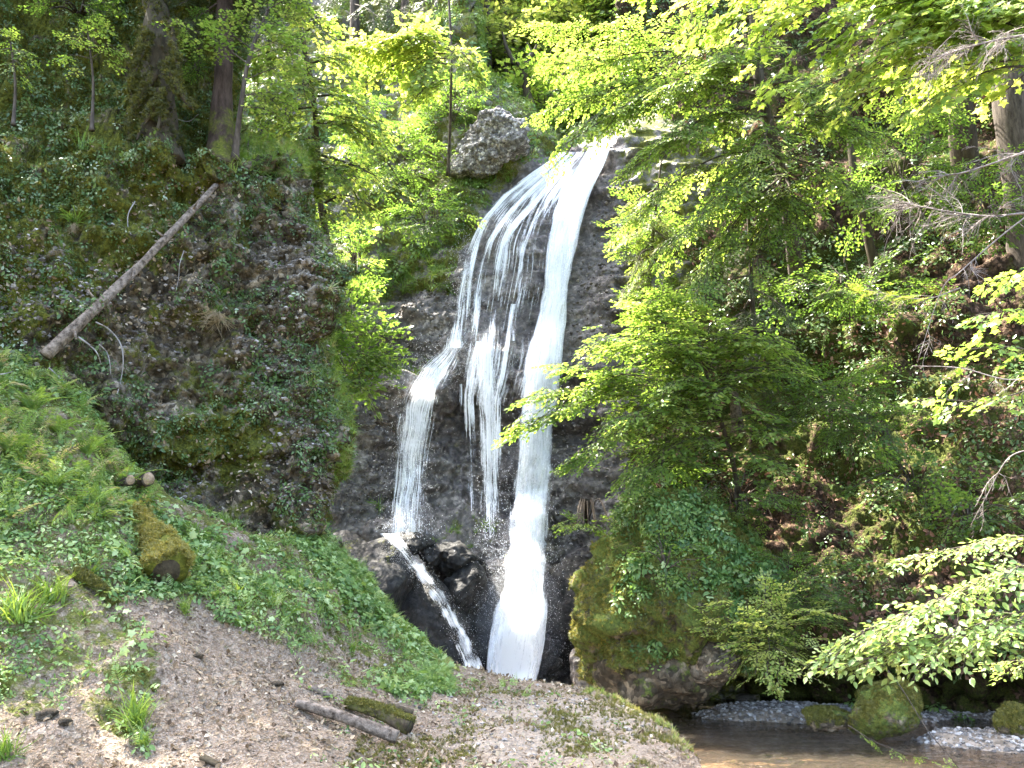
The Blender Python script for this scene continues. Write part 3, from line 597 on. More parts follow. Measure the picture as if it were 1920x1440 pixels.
mb_stones(6500, 'bed', lambda px, py, n, c: (c[:, 2] > SZ - .12).astype(float) * (py < 1500) * (py > 1290), .012, .06, 'stone', 'gravel')
mb_stones(900, 'ground', lambda px, py, n, c: gau((px - 1000) / 260, (py - 1350) / 80) * (py < 1460), .008, .035, 'stone', 'pebbles')
mb_stones(9000, 'left', lambda px, py, n, c: (px > -60) * (px < 625) * (py > 340) * (py < 1010) * np.clip(fbm(c * 1.1, 3, 301) + .15 + .5 * gau((px - 540) / 70, (py - 640) / 260), .02, 1), .012, .05, 'stone_dark', 'cliff_pebbles')
mb_stones(3500, 'wall', lambda px, py, n, c: 1. * inpoly(px, py, [(690, 560), (840, 540), (850, 640), (790, 690), (700, 680)]) + 1. * inpoly(px, py, [(640, 720), (740, 720), (720, 1000), (640, 960)]) + inpoly(px, py, [(1130, 330), (1180, 330), (1180, 1150), (1040, 1150), (1050, 840), (1075, 560)]) * .8, .02, .075, 'stone_dark', 'wall_pebbles')
# ------------------------------------------------------------------ waterfall
wf = thing('waterfall', P(985, 1290, 21.), 'white waterfall streaming over dark rock steps in the middle of the gorge', 'waterfall')
def fall(mb, y, L, Rr, off, cover, nu=14, step=6, free=.12, keys=('wall',), seed=0., edge=.35, wob=3., rag=.04):
    y = np.asarray(y, float); py = np.arange(y[0], y[-1] + 1, step); l = np.interp(py, y, L); r = np.interp(py, y, Rr)
    ker = np.ones(5) / 5; l = np.convolve(np.pad(l, 2, 'edge'), ker, 'valid'); r = np.convolve(np.pad(r, 2, 'edge'), ker, 'valid')
    u = np.linspace(0, 1, nu); px = l[:, None] + (r - l)[:, None] * u; gy = np.repeat(py[:, None], nu, 1)
    px = px + wob * vnoise(np.stack([px * .03, gy * .02, px * 0 + seed], -1), 5)
    d = np.array([[hit(a, b, keys)[0][1] for a, b in zip(ra, rb)] for ra, rb in zip(px, gy)])
    q = np.pad(d, ((0, 0), (1, 1)), 'edge'); d = (q[:, :-2] + q[:, 1:-1] + q[:, 2:]) / 3
    for ax in (0, 1):           # keep the sheet in front of every bump under it
        q = np.pad(d, [(2, 2) if a == ax else (0, 0) for a in (0, 1)], 'edge'); d = np.min([np.take(q, range(i, i + d.shape[ax]), ax) for i in range(5)], axis=0)
    if free: d = np.minimum.accumulate(d, axis=0)
    k = np.ones(7) / 7; d = np.stack([np.convolve(np.pad(d[:, i], 3, 'edge'), k, 'valid') for i in range(nu)], 1) - off
    Gw = P(px, gy, d); w = np.linalg.norm(Gw[:, -1] - Gw[:, 0], axis=1); v = np.concatenate([[0], np.cumsum(np.linalg.norm(np.diff(Gw[:, nu // 2], axis=0), axis=1))])
    cov = np.interp(py, np.linspace(y[0], y[-1], len(cover)), cover) if np.ndim(cover) else np.full(len(py), cover)
    cv = cov[:, None] + rag * vnoise(np.stack([px * .09, gy * .06, px * 0 + seed], -1), 8) - edge * (np.abs(u * 2 - 1) ** 3)[None] + .07 * vnoise(np.stack([px * .02, gy * .012, px * 0 + seed], -1), 3)
    fl = np.stack([u[None] * np.maximum(w.mean(), .15) + 0 * w[:, None] + seed * 3.1, np.repeat(v[:, None], nu, 1) + seed, cv], -1)
    mb.add(Gw, [grid_faces(len(py), nu)], 0., fl.reshape(-1, 3)); return Gw
Y0 = [276, 320, 360, 400, 450, 500, 560, 620, 680, 740, 800, 860, 920, 1000, 1060, 1110, 1145, 1200, 1300]
ML = [1104, 1078, 1048, 1036, 1026, 1022, 1015, 1000, 982, 974, 970, 968, 958, 948, 942, 938, 924, 916, 906]
MR = [1147, 1130, 1112, 1098, 1085, 1073, 1066, 1061, 1058, 1050, 1042, 1038, 1036, 1033, 1031, 1029, 1029, 1023, 1002]
mb = MB()
AK = [k for k in BV if k.startswith('boulder')] + ['wall']
for k, (o, c) in enumerate(((.24, [1.05, 1.0, .95, .9, .8, .72, .72, .95, 1.1]), (.34, [.6, .78, .82, .8, .76, .7, .7, .86, .98]), (.44, [.5, .6, .62, .62, .58, .54, .52, .68, .8]))):
    fall(mb, Y0, np.array(ML) - 2 * k + 3, np.array(MR) + 2 * k - 3, o, c, 18, 6, .1, AK, k * 7.3 + 1, .4, 3., .09)
mb.build('main_cascade', M['fall'], wf)
S1 = ([285, 320, 365, 410, 460, 510, 560, 610, 650], [1060, 1010, 950, 905, 880, 868, 860, 852, 845])
S4 = ([285, 320, 365, 410, 460, 510, 560, 610, 650], [1104, 1078, 1046, 1034, 1024, 1020, 1012, 1000, 990])
mb = MB()
fall(mb, S1[0], S1[1], S4[1], .2, [.56, .53, .5, .47, .455, .445, .43, .39, .26], 34, 6, .1, seed=3.3, edge=.0)
def strand(mb, pts, w0, w1, cover, seed, off=.2, keys=('wall',)):
    p = np.array(pts, float); w = np.linspace(w0, w1, len(p)) / 2; fall(mb, p[:, 1], p[:, 0] - w, p[:, 0] + w, off, cover, 6, 6, .1, keys, seed, .3, 2.)
strand(mb, [(1062, 286), (1010, 320), (950, 365), (908, 410), (886, 460), (874, 510), (864, 560), (856, 610), (850, 655)], 18, 36, [.66, .62, .58, .56, .56, .56, .56, .58, .62], 11.)
strand(mb, [(1064, 300), (1004, 350), (955, 400), (918, 450), (902, 510), (894, 580), (888, 650)], 12, 26, [.66, .62, .56, .5, .48], 12.)
strand(mb, [(1066, 305), (1020, 360), (980, 405), (945, 450), (934, 500), (928, 560), (924, 610), (918, 650)], 16, 26, [.64, .66, .6, .56, .56], 13.)
strand(mb, [(1070, 315), (1032, 375), (996, 420), (980, 470), (972, 520), (968, 570), (962, 640)], 12, 18, [.64, .6, .58, .56, .52], 14.)
strand(mb, [(1075, 320), (1045, 370), (1015, 420), (1000, 470), (992, 540), (985, 610)], 12, 14, [.56, .54, .5, .46, .4], 15.)
strand(mb, [(905, 420), (890, 470), (880, 540), (873, 640)], 10, 16, [.6, .56, .5, .46], 16.)
mb.build('upper_veil', M['veil'], wf)
mb = MB()
fall(mb, [610, 650, 690, 720, 760], [845, 830, 775, 757, 750], [890, 880, 852, 838, 830], .14, [.42, .5, .5, .48, .44], 16, 6, .1, seed=5.1, edge=.1)
fall(mb, [610, 650, 690, 720, 760], [885, 880, 872, 868, 866], [1000, 1000, 996, 985, 970], .14, [.4, .51, .54, .5, .44], 22, 6, .1, seed=5.6, edge=.1)
fall(mb, [640, 680, 705, 740, 800, 860, 920, 1010], [834, 794, 764, 744, 733, 726, 721, 716], [876, 866, 856, 840, 824, 818, 812, 810], .15, [.54, .56, .57, .56, .55, .55, .55, .57], 24, 6, .1, seed=6.2)
fall(mb, [690, 720, 760, 820, 900, 1010], [784, 762, 746, 738, 730, 722], [845, 828, 816, 806, 798, 794], .28, [.52, .54, .54, .53, .52, .53], 20, 6, .1, seed=6.9)
strand(mb, [(922, 590), (912, 645), (912, 720), (915, 780), (918, 860), (920, 940), (922, 1015)], 34, 62, [.4, .58, .62, .6, .57, .55, .52], 17., .16)
strand(mb, [(900, 640), (885, 690), (880, 740), (884, 840), (888, 960)], 14, 40, [.6, .56, .52, .48, .44], 20., .14)
strand(mb, [(964, 570), (952, 645), (940, 700), (932, 750), (930, 850), (932, 980)], 12, 30, [.62, .6, .58, .5, .45], 18., .2)
strand(mb, [(868, 720), (866, 780), (864, 850), (862, 950)], 18, 30, [.5, .46, .43, .4], 19., .05)
mb.build('lower_veil', M['veil'], wf)
mb = MB(); keys = [k for k in BV if k.startswith('boulder')] + ['wall']
fall(mb, [1000, 1022, 1045, 1080, 1110, 1150, 1190, 1235, 1275], [712, 730, 748, 778, 802, 826, 844, 860, 872], [756, 770, 790, 812, 836, 862, 882, 902, 920], .07, [.6, .6, .58, .6, .62, .64, .68], 14, 4, .1, keys, 8.8, .4, 5., .2)
fall(mb, [1000, 1022, 1045, 1080, 1110, 1150, 1190, 1235, 1275], [728, 740, 756, 788, 812, 832, 850, 868, 880], [750, 762, 782, 806, 832, 858, 876, 894, 912], .12, [.5, .5, .5, .56, .58, .6, .64], 12, 4, .1, keys, 9.7, .4, 5., .2)
mb.build('lower_cascade', M['fall'], wf)
# drops thrown out at the feet of the cascades
def drops(mb, n, cx, cy, sx, sy, d, sd, s):
    px = cx + rng.normal(0, sx, n); py = cy + rng.normal(0, sy, n); p = P(px, py, d + rng.normal(0, sd, n))
    V = np.array([(-.5, 0, 0), (0, 0, .5), (.5, 0, 0), (0, 0, -.5), (0, -.5, 0), (0, 2., 0)]); f = [np.array([(0, 1, 5), (1, 2, 5), (2, 3, 5), (3, 0, 5), (1, 0, 4), (2, 1, 4), (3, 2, 4), (0, 3, 4)])]
    place(mb, (V, f), p, np.array([0, 0, -1.]) + jit(n, .35), jit(n, 1), s * rng.uniform(.4, 1.3, n), 0.)
mb = MB(); dm = hit(985, 1100, ('wall',))[0][1]
drops(mb, 9000, 972, 1150, 52, 62, dm - .7, .35, .007); drops(mb, 900, 935, 1060, 26, 40, dm - .6, .3, .01); drops(mb, 900, 975, 1020, 36, 90, dm - .6, .2, .012); drops(mb, 700, 765, 985, 26, 16, 20.2, .2, .01); drops(mb, 2200, 768, 880, 26, 90, 20.5, .2, .008); drops(mb, 1200, 868, 540, 14, 70, 21.6, .2, .008); drops(mb, 1600, 990, 930, 34, 110, dm - .7, .25, .009); drops(mb, 1500, 850, 680, 60, 30, 20.9, .25, .007); drops(mb, 500, 918, 900, 16, 90, 20.9, .15, .01); drops(mb, 600, 1040, 1150, 26, 60, dm - .7, .3, .01)
for x_, y_ in ((745, 1035), (775, 1065), (805, 1095), (835, 1135), (858, 1180), (880, 1235)): drops(mb, 350, x_, y_, 12, 14, hit(x_, y_, keys)[0][1] - .2, .08, .006)
mb.build('spray', M['foam'], wf, smooth=False)
mm = bpy.data.materials.new('mist'); mm.use_nodes = True; mm.node_tree.nodes.clear(); o_ = mm.node_tree.nodes.new('ShaderNodeOutputMaterial'); q_ = mm.node_tree.nodes.new('ShaderNodeVolumePrincipled'); q_.inputs['Density'].default_value = .22; q_.inputs['Color'].default_value = (.95, .97, 1, 1); mm.node_tree.links.new(q_.outputs[0], o_.inputs['Volume'])
mb = MB(); mb.add(ICO[3][0] * np.array([1.05, .45, 1.35]) + P(978, 1165, dm - .9), [ICO[3][1]]); mb.build('mist', mm, wf)
# ------------------------------------------------------------------ logs, stumps, roots
def log(name, label, cat, pts, r, mat, moss=0., group=None, cut=(True, True), rough=.18, sides=16, cutmat='cutwood'):
    p = np.array(pts, float); c = curve(p, 30); mb = MB(); V, f = tube(c, np.linspace(r[0], r[1], 30), sides, rough, True, int(rng.integers(99)))
    mb.add(V, f, moss); o = thing(name, p[0], label, cat, group); mb.build('bark', M[mat], o)
    for k, on in enumerate(cut):
        if on:
            e = c[0] if k == 0 else c[-1]; dr = norm(c[0] - c[1]) if k == 0 else norm(c[-1] - c[-2]); m2 = MB(); m2.add(*tube([e - dr * .02, e + dr * .006], [r[k] * .86] * 2, 20, .12, True, k)); m2.build('cut_end', M[cutmat], o)
    return o
def T_blades(n):
    V = []; f = []
    for i in range(n):
        a = rng.uniform(0, 6.28); o = np.array([math.cos(a), math.sin(a), 0]); q = np.array([-o[1], o[0], 0]); c = rng.normal(0, .3, 3) * np.array([1, 1, 0]); s = rng.uniform(.5, 1.)
        m = len(V); V += [c - q * .07, c + q * .07, c + o * .3 * s + UPV * s * .6 + q * .06, c + o * .3 * s + UPV * s * .6 - q * .06, c + o * .75 * s + UPV * s * .8]; f.append((m, m + 1, m + 2, m + 3)); f.append((m + 3, m + 2, m + 4, m + 4))
    return np.array(V), [np.array([q for q in f if q[2] != q[3]]), np.array([q[:3] for q in f if q[2] == q[3]])], np.zeros(len(V))
MOSSY = [T_blades(10) for _ in range(3)]
def coat(o, n, s, upmin=.1, parent=None, name='moss', tint=.5):
    src = o; me = src.data; k = len(me.polygons); c = np.zeros(k * 3); nn = np.zeros(k * 3); ar = np.zeros(k)
    me.polygons.foreach_get('center', c); me.polygons.foreach_get('normal', nn); me.polygons.foreach_get('area', ar); c = c.reshape(-1, 3); nn = nn.reshape(-1, 3)
    off = np.array(o.location) if o.parent is None else np.array(o.parent.location); w = ar * np.clip(nn[:, 2] - upmin, 0, 1) * np.clip(fbm((c + off) * 3., 3, 7) + .6, 0, 1); i = rng.choice(k, n, p=w / w.sum())
    p = c[i] + off + jit(n, 1.) * np.sqrt(ar[i])[:, None] * .4; mb = MB(); kk = rng.integers(0, 3, n)
    for j, T in enumerate(MOSSY):
        m = kk == j; place(mb, T, p[m], jit(m.sum(), 1), nn[i][m] + jit(m.sum(), .3), s * rng.uniform(.6, 1.3, m.sum()), np.clip(tint + rng.normal(0, .2, m.sum()), 0, 1))
    r = mb.build(name, M['fluff'], parent or o, smooth=False); r['kind'] = 'stuff'; return r
def on(px, py, lift=0., keys=None):
    p, n = hit(px, py, keys); return p + np.array([0, 0, lift])
tr = [hit(px, py, ('left',), .16)[0] for px, py in ((410, 352), (375, 392), (325, 450), (255, 520), (180, 592), (92, 672))]
ft = thing('fallen_trunk', tr[-1], 'bare grey brown fallen trunk leaning diagonally across the left cliff', 'fallen tree')
mb = MB(); c = curve(tr, 40); lin = np.linspace(0, 1, 40)[:, None]; c = c * .55 + (np.array(tr[0]) * (1 - lin) + np.array(tr[-1]) * lin) * .45 - np.array([0, .1, 0]); mb.add(*tube(c, np.linspace(.036, .064, 40), 14, .4, True, 3), np.where(np.repeat(np.arange(40), 14) < 14, .2, -.02) + .12 * np.repeat(fbm(c * 2.2, 3, 3), 14)); mb.build('bark', M['deadwood'], ft)
for k, (dx, dy, dz) in ((8, (.12, -.12, .1)), (15, (-.1, -.14, .06)), (22, (.05, -.16, -.14)), (29, (-.12, -.1, .12)), (34, (.1, -.12, -.12))):
    m2 = MB(); m2.add(*tube([c[k], c[k] + np.array([dx, dy, dz]) * .6, c[k] + np.array([dx * 1.1, dy, dz * 1.3])], [.024, .016, .009], 7, .3)); m2.build('branch_stub', M['deadwood'], ft)
def twig(pts, r, mat, parent, name='dead_branch', off=.25, keys=('left',), d=None):
    q = np.array([hit(a, b, keys, off)[0] if d is None else P(a, b, d) for a, b in pts]); mb = MB(); mb.add(*tube(curve(q, 18), np.linspace(r * .8, r * .25, 18) , 6, .25)); return mb.build(name, M[mat], parent)
twig([(180, 604), (205, 618), (226, 645), (231, 680), (226, 715), (220, 738)], .014, 'palewood', ft)
twig([(146, 632), (165, 645), (182, 662), (190, 685)], .018, 'palewood', ft)
twig([(186, 646), (200, 660), (206, 680), (207, 702)], .01, 'palewood', ft)
twig([(165, 612), (160, 640), (185, 655)], .011, 'mossbark', ft)
o = tag(twig([(92, 690), (118, 715), (143, 748), (158, 785), (167, 815)], .016, 'palewood', None, 'bare_branch', .3), 'bleached bare branch sticking up out of the ferns on the left slope', 'branch')
o = tag(twig([(0, 702), (12, 700), (24, 696)], .01, 'palewood', None, 'bare_branch', .25, None), 'short pale stick at the left edge above the ferns', 'branch')
o = tag(twig([(238, 213), (275, 211), (318, 218), (352, 228), (372, 214)], .013, 'palewood', None, 'bare_branch', .35), 'pale crooked branch lying in front of the mossy wall below the rooted mossy trunk', 'branch')
o = tag(twig([(253, 378), (241, 400), (240, 425), (246, 440)], .013, 'palewood', None, 'bare_branch', .12), 'short bleached stick on the left cliff above the fallen trunk', 'branch')
o = tag(twig([(345, 470), (337, 495), (335, 520), (330, 545)], .008, 'palewood', None, 'bare_branch', .15), 'thin pale twig hanging just below the fallen trunk', 'branch')
for (px, py, dx, dy, lab) in ((278, 898, -16, -2, 'sawn log end showing pale wood at the foot of the left cliff'), (244, 900, -30, 4, 'second sawn log half hidden by ferns, left of the pale log end')):
    e = hit(px, py, ('ground', 'left'), .35)[0]; a = np.array([-.55, .35, -.05]); log('sawn_log', lab, 'log', [e + a, e + a * .5, e], (.085, .085 if px > 260 else .065), 'bark', .0, 'sawn logs at the cliff foot', (False, True), .08)
a = on(268, 1010, .1); b = on(318, 1100, .12)
log('mossy_log', 'thick hollow log under golden moss jutting out of the left slope', 'log', [a + norm(a - b) * .25, a * .5 + b * .5 + np.array([0, 0, .05]), b + np.array([0, -.12, .03])], (.14, .17), 'mosswood', .1, None, (False, True), .5, 26, 'mossbark'); coat(bpy.data.objects['mossy_log'].children[0], 5000, .045, -.35, bpy.data.objects['mossy_log'], tint=.95)
a = on(140, 1080, .02); b = on(212, 1140, .03); o3 = log('mossy_root', 'thin mossy root running down the bare soil left of the thick mossy log', 'root', [a, a * .5 + b * .5 + np.array([0, 0, .05]), b], (.055, .04), 'mosswood', .2, None, (False, False), .4); coat(o3.children[0], 1500, .03, -.2, o3, tint=.45)
a = on(555, 1328, .05); b = on(745, 1396, .06); log('log', 'bare grey log lying on the litter in front, its lower end cut', 'log', [a, a * .5 + b * .5 + np.array([0, 0, .02]), b], (.042, .058), 'deadwood', .05, 'logs on the path', (True, True), .3)
a = on(650, 1328, .05); b = on(768, 1378, .07); o2 = log('mossy_log', 'moss topped log lying right behind the bare grey log', 'log', [a, a * .5 + b * .5 + np.array([0, 0, .03]), b], (.055, .08), 'mosswood', -.1, 'logs on the path', (False, True), .35, 16, 'mossbark'); coat(o2.children[0], 1800, .028, .25, o2, tint=.55)
a = on(582, 1293, .02); b = on(618, 1310, .025); log('log_piece', 'short brown stick of wood above the bare grey log', 'log', [a, a * .5 + b * .5, b], (.03, .035), 'deadwood', .2, None, (True, True))
a = on(725, 1325, .02); b = on(775, 1340, .02); log('log_piece', 'dark rotten stub of wood behind the mossy end of the front log', 'log', [a, a * .5 + b * .5, b], (.03, .03), 'mossbark', .1, None, (True, True))
a = on(378, 1424, .02); b = on(410, 1440, .02); log('log_piece', 'small mossy piece of wood at the bottom edge of the photo', 'log', [a, a * .5 + b * .5, b], (.03, .025), 'mossbark', .1, None, (True, True))
for px, py, s, lab in ((85, 1342, .11, 'flat brown stone on the pale litter in the lower left'), (122, 1356, .07, 'smaller brown stone right of the flat stone in the lower left'), (370, 1232, .06, 'small dark stone in the loose soil below the thick mossy log'), (520, 1285, .07, 'dark little stone on the litter left of the short stick')):
    rock('stone', lab, 'stone', on(px, py, .01), (s, s * .8, s * .45), 'cliff', .0, int(px), .15, 4, (0, 0, px), 3)
for o_ in [q for q in COL.objects if q.name.startswith('mossy_boulder')]: coat(o_, 4200, .045, -.1, None, tint=.55)
# ------------------------------------------------------------------ ground cover (uncountable)
def T_herb(n, spread=1., stalk=.5, leaf='ovate', tilt=.35):
    a = np.arange(n) * 2.4 + rng.random(n); r = np.linspace(.1, .55, n) * spread
    p = np.stack([np.cos(a) * r, np.sin(a) * r, stalk * (1 - r * .7)], -1); y = np.stack([np.cos(a), np.sin(a), -tilt * np.ones(n)], -1) + jit(n, .2)
    mb = MB(); place(mb, LEAF[leaf], p, y, UPV + jit(n, .3), .45 * rng.uniform(.7, 1.2, n), 0.)
    return np.concatenate(mb.V), [np.concatenate(v) for v in mb.F.values()], np.repeat(rng.normal(0, .1, n), len(LEAF[leaf][0]))
def T_tuft(n, L=1., bend=.5, w=.02, lean=.35):
    mb = MB(); V = []; f = []
    for i in range(n):
        a = rng.uniform(0, 6.28); s = rng.uniform(.5, 1.) * L; o = np.array([math.cos(a), math.sin(a), 0]); q = np.array([-o[1], o[0], 0]); b = rng.normal(0, .1, 3) * np.array([1, 1, 0]); k = rng.uniform(.4, 1.) * bend; le = lean * rng.random()
        for j, u in enumerate((0, .4, .75, 1.)):
            c = b + o * s * (le * u + k * u * u) + UPV * s * (u - .55 * k * u * u); ww = w * (1, .85, .5, .08)[j]; V += [c - q * ww, c + q * ww]
        m = i * 8; f += [(m, m + 1, m + 3, m + 2), (m + 2, m + 3, m + 5, m + 4), (m + 4, m + 5, m + 7, m + 6)]
    return np.array(V), [np.array(f)], np.repeat(rng.normal(0, .12, n), 8)
BROAD = [T_herb(5, 1.1, .7, 'maple', .45) for _ in range(4)]
HERB = [T_herb(7) for _ in range(3)] + [T_herb(10, 1.2, .8) for _ in range(2)] + [T_herb(5, .8, .3, 'ovate', .6)]
TUFT = [T_tuft(26, 1., .5, .018) for _ in range(3)]
SHORT = [T_tuft(14, 1., .35, .035, .6) for _ in range(3)]
def T_straw(n):
    T = T_tuft(n, 1., 1.1, .012, .25); V = T[0].copy(); V[:, 2] *= -1.; V[:, :2] *= .6; return V, T[1], T[2]
STRAW = [T_straw(26) for _ in range(3)]
HANG = [T_tuft(16, 1., 1.1, .022, .5) for _ in range(3)]
DEAD = [(LEAF['diamond'][0] * np.array([1.25, 1., 2.5]), LEAF['diamond'][1]), (LEAF['ovate'][0] * np.array([1.1, 1, 3.]), LEAF['ovate'][1])]
def strew(mb, tmpls, p, Z, s0, s1, tint, tsd, pw=1.):
    n = len(p); k = rng.integers(0, len(tmpls), n); s = s0 + (s1 - s0) * rng.random(n) ** pw; t = np.clip(tint + rng.normal(0, tsd, n), 0, 1)
    for i, T in enumerate(tmpls):
        m = k == i
        if m.any(): place(mb, T, p[m], jit(m.sum(), 1.), Z[m], s[m], t[m])
def cover(name, label, mat, mb, smooth=False): return tag(mb.build(name, M[mat], None, smooth=smooth), label, kind='stuff')
def T_frond():
    mb = MB(); u = np.linspace(.1, 1, 15); A = np.stack([0 * u, .75 * u, .55 * u - .45 * u * u], -1); T = norm(np.gradient(A, axis=0)); S = np.tile(np.array([1., 0, 0]), (15, 1)); w = .24 * np.sin(np.pi * u ** .7) ** .8 * (1.05 - u * .8) + .01
    for sd in (-1, 1): place(mb, (LEAF['diamond'][0] * np.array([.3, 1, 1]), LEAF['diamond'][1]), A, S * sd + T * .4 + jit(15, .08), np.cross(S, T) + jit(15, .2), w, 0.)
    return np.concatenate(mb.V), [np.concatenate(q) for q in mb.F.values()], np.repeat(rng.normal(0, .08, 30), 4)
FROND = [T_frond() for _ in range(4)]
# foreground slope
def m_fg(px, py, n, c): return (inpoly(*wob_(px, py, c), veg_poly) * (.16 + np.clip(1.6 * fbm(c * 1.3, 3, 101) + .6, 0, 1.3)) * (1 + 1.2 * (np.abs(py - RIM(px) - 20) < 45) * (px > 560) * (px < 850)) + .04 * inpoly(px, py, [(560, 1240), (900, 1260), (1280, 1400), (1280, 1500), (560, 1500)]) * (fbm(c * 1.1, 3, 104) > .1)) * (py > 400) * (py < 1480)
mb = MB(); p, nn = scatter('ground', 24000, m_fg); strew(mb, HERB, p, nn * .5 + UPV + jit(len(p), .3), .045, .16, .72, .26, 2.4); p, nn = scatter('ground', 5200, lambda px, py, n, c: m_fg(px, py, n, c) * np.clip(fbm(c * .9, 2, 191) + .2, 0, 1)); strew(mb, FROND, p + UPV * .03, UPV + nn * .4 + jit(len(p), .4), .13, .36, .8, .2); p, nn = scatter('ground', 3000, lambda px, py, n, c: m_fg(px, py, n, c) * inpoly(px, py, veg_poly) * np.clip(fbm(c * .8, 2, 195) + .1, 0, 1)); strew(mb, BROAD, p, nn * .4 + UPV + jit(len(p), .25), .07, .22, .75, .2, 1.8); cover('ground_plants', 'low leafy plants covering the left slope', 'herb', mb)
mb = MB(); p, nn = scatter('ground', 900, lambda px, py, n, c: m_fg(px, py, n, c) * (.1 + 1.2 * inpoly(px, py, [(280, 930), (600, 1000), (840, 1240), (830, 1310), (560, 1180), (430, 1190)]))); strew(mb, SHORT, p, nn * .5 + UPV, .08, .2, .5, .15)
p, nn = scatter('ground', 8000, lambda px, py, n, c: (np.abs(py - RIM(px) - 12) < 26) * (px > 590) * (px < 845) * 1. + (np.abs(py - RIM(px)) < 10) * (px > 1100) * (px < 1300) * .12); strew(mb, SHORT, p, nn + UPV * .4, .04, .1, .88, .2); cover('grass', 'short grass on the rim of the left slope', 'grass', mb)  # rim blades tinted lighter, painting in the light along the edge
mb = MB(); p, nn = scatter('ground', 15000, lambda px, py, n, c: (py > 950) * (py < 1500) * (1 - .8 * inpoly(px, py, veg_poly)) * (.25 + np.clip(fbm(c * .8, 3, 110) + .5, 0, 1)) * (px < 1400) * (1 - .75 * gau((px - 1050) / 220, (py - 1370) / 90))); strew(mb, DEAD, p + nn * .008, nn + jit(len(p), .35), .025, .07, .45, .27, 1.6); cover('leaf_litter', 'pale fallen leaves strewn over the path', 'deadleaf', mb)
mb = MB(); p, nn = scatter('ground', 9000, lambda px, py, n, c: (inpoly(px, py, [(850, 1270), (1300, 1330), (1310, 1440), (640, 1440), (700, 1330)]) * np.clip(fbm(c * 1.6, 3, 121) - .02, 0, 1) + .5 * gau((px - 1210) / 70, (py - 1350) / 30) + .2 * gau((px - 1120) / 90, (py - 1292) / 8) + .25 * inpoly(px, py, veg_poly) * np.clip(fbm(c * 2., 2, 122), 0, 1)) * (py < 1470)); strew(mb, SHORT, p, nn + jit(len(p), .3), .025, .06, .5, .2); cover('moss', 'low moss and seedlings patching the path', 'fluff', mb)
# left cliff
def m_cl(px, py, n, c): return (px > -200) * (px < 690) * (py > -60) * (py < 1010) * np.clip(fbm(c * 1.5, 3, 131) + .35 + .25 * gau((px - 420) / 110, (py - 560) / 130) - .5 * gau((px - 420) / 160, (py - 860) / 80), .02, 1)
mb = MB(); p, nn = scatter('left', 24000, m_cl); strew(mb, HERB, p, nn + UPV * .5 + jit(len(p), .35), .045, .16, .45, .25, 2.6); cover('cliff_plants', 'small leafy plants growing on the left cliff', 'shade_herb', mb)
mb = MB(); p, nn = scatter('left', 30000, lambda px, py, n, c: m_cl(px, py, n, c) * (.25 + 1. * (px > E_left(py) - 16) + .8 * (py < 480) * (px < 420))); strew(mb, SHORT, p, nn + UPV * .2 + jit(len(p), .3), .035, .085, .45, .2); cover('cliff_moss', 'tufted moss on the left cliff', 'fluff', mb)
mb = MB(); p, nn = scatter('left', 2600, lambda px, py, n, c: 1. * (px > 430) * (px < 590) * (py > 240) * (py < 330) + .35 * (px > E_left(py) - 10) * (py > 300) * (py < 900) + .5 * inpoly(px, py, [(560, 690), (640, 690), (660, 900), (620, 900)])); strew(mb, HANG, p, nn * .8 + UPV + jit(len(p), .2), .08, .24, .6, .22); cover('cliff_grass', 'grass hanging over the corner of the left cliff', 'grass', mb)
mb = MB(); p, nn = scatter('left', 2600, lambda px, py, n, c: 1. * (px > -60) * (px < 610) * (py > 240) * (py < 1000) * np.clip(fbm(c * 1.1, 2, 141) + .2, 0, 1)); strew(mb, DEAD, p + nn * .02, nn + jit(len(p), .5), .03, .08, .5, .25); cover('cliff_litter', 'dead leaves caught on the left cliff', 'deadleaf', mb)
# wall behind and beside the waterfall
def m_wl(px, py, n, c): return inpoly(px, py, [(440, -120), (1180, -120), (1180, 250), (1050, 285), (960, 330), (880, 430), (845, 545), (770, 540), (690, 570), (640, 600), (640, 720), (440, 900)]) * np.clip(fbm(c * .8, 3, 151) + .4, .03, 1)
mb = MB(); p, nn = scatter('wall', 9000, m_wl); strew(mb, HERB, p, nn + UPV * .7 + jit(len(p), .3), .12, .38, .65, .2, 1.8); cover('back_plants', 'leafy plants on the cliff left of the waterfall', 'herb', mb)
mb = MB(); p, nn = scatter('wall', 3200, lambda px, py, n, c: m_wl(px, py, n, c) * .4 + inpoly(px, py, [(850, 320), (985, 310), (900, 400), (850, 480), (840, 420)]) * 1. + gau((px - 765) / 45, (py - 695) / 14) * 1.2 + gau((px - 700) / 25, (py - 955) / 16) + inpoly(px, py, [(640, 480), (840, 480), (845, 545), (690, 570), (640, 590)]) * .8 + .6 * gau((px - 860) / 70, (py - 1000) / 18)); strew(mb, HANG, p, nn + UPV * .9, .18, .45, .45, .2); cover('back_grass', 'grass on the ledges left of the waterfall', 'grass', mb)
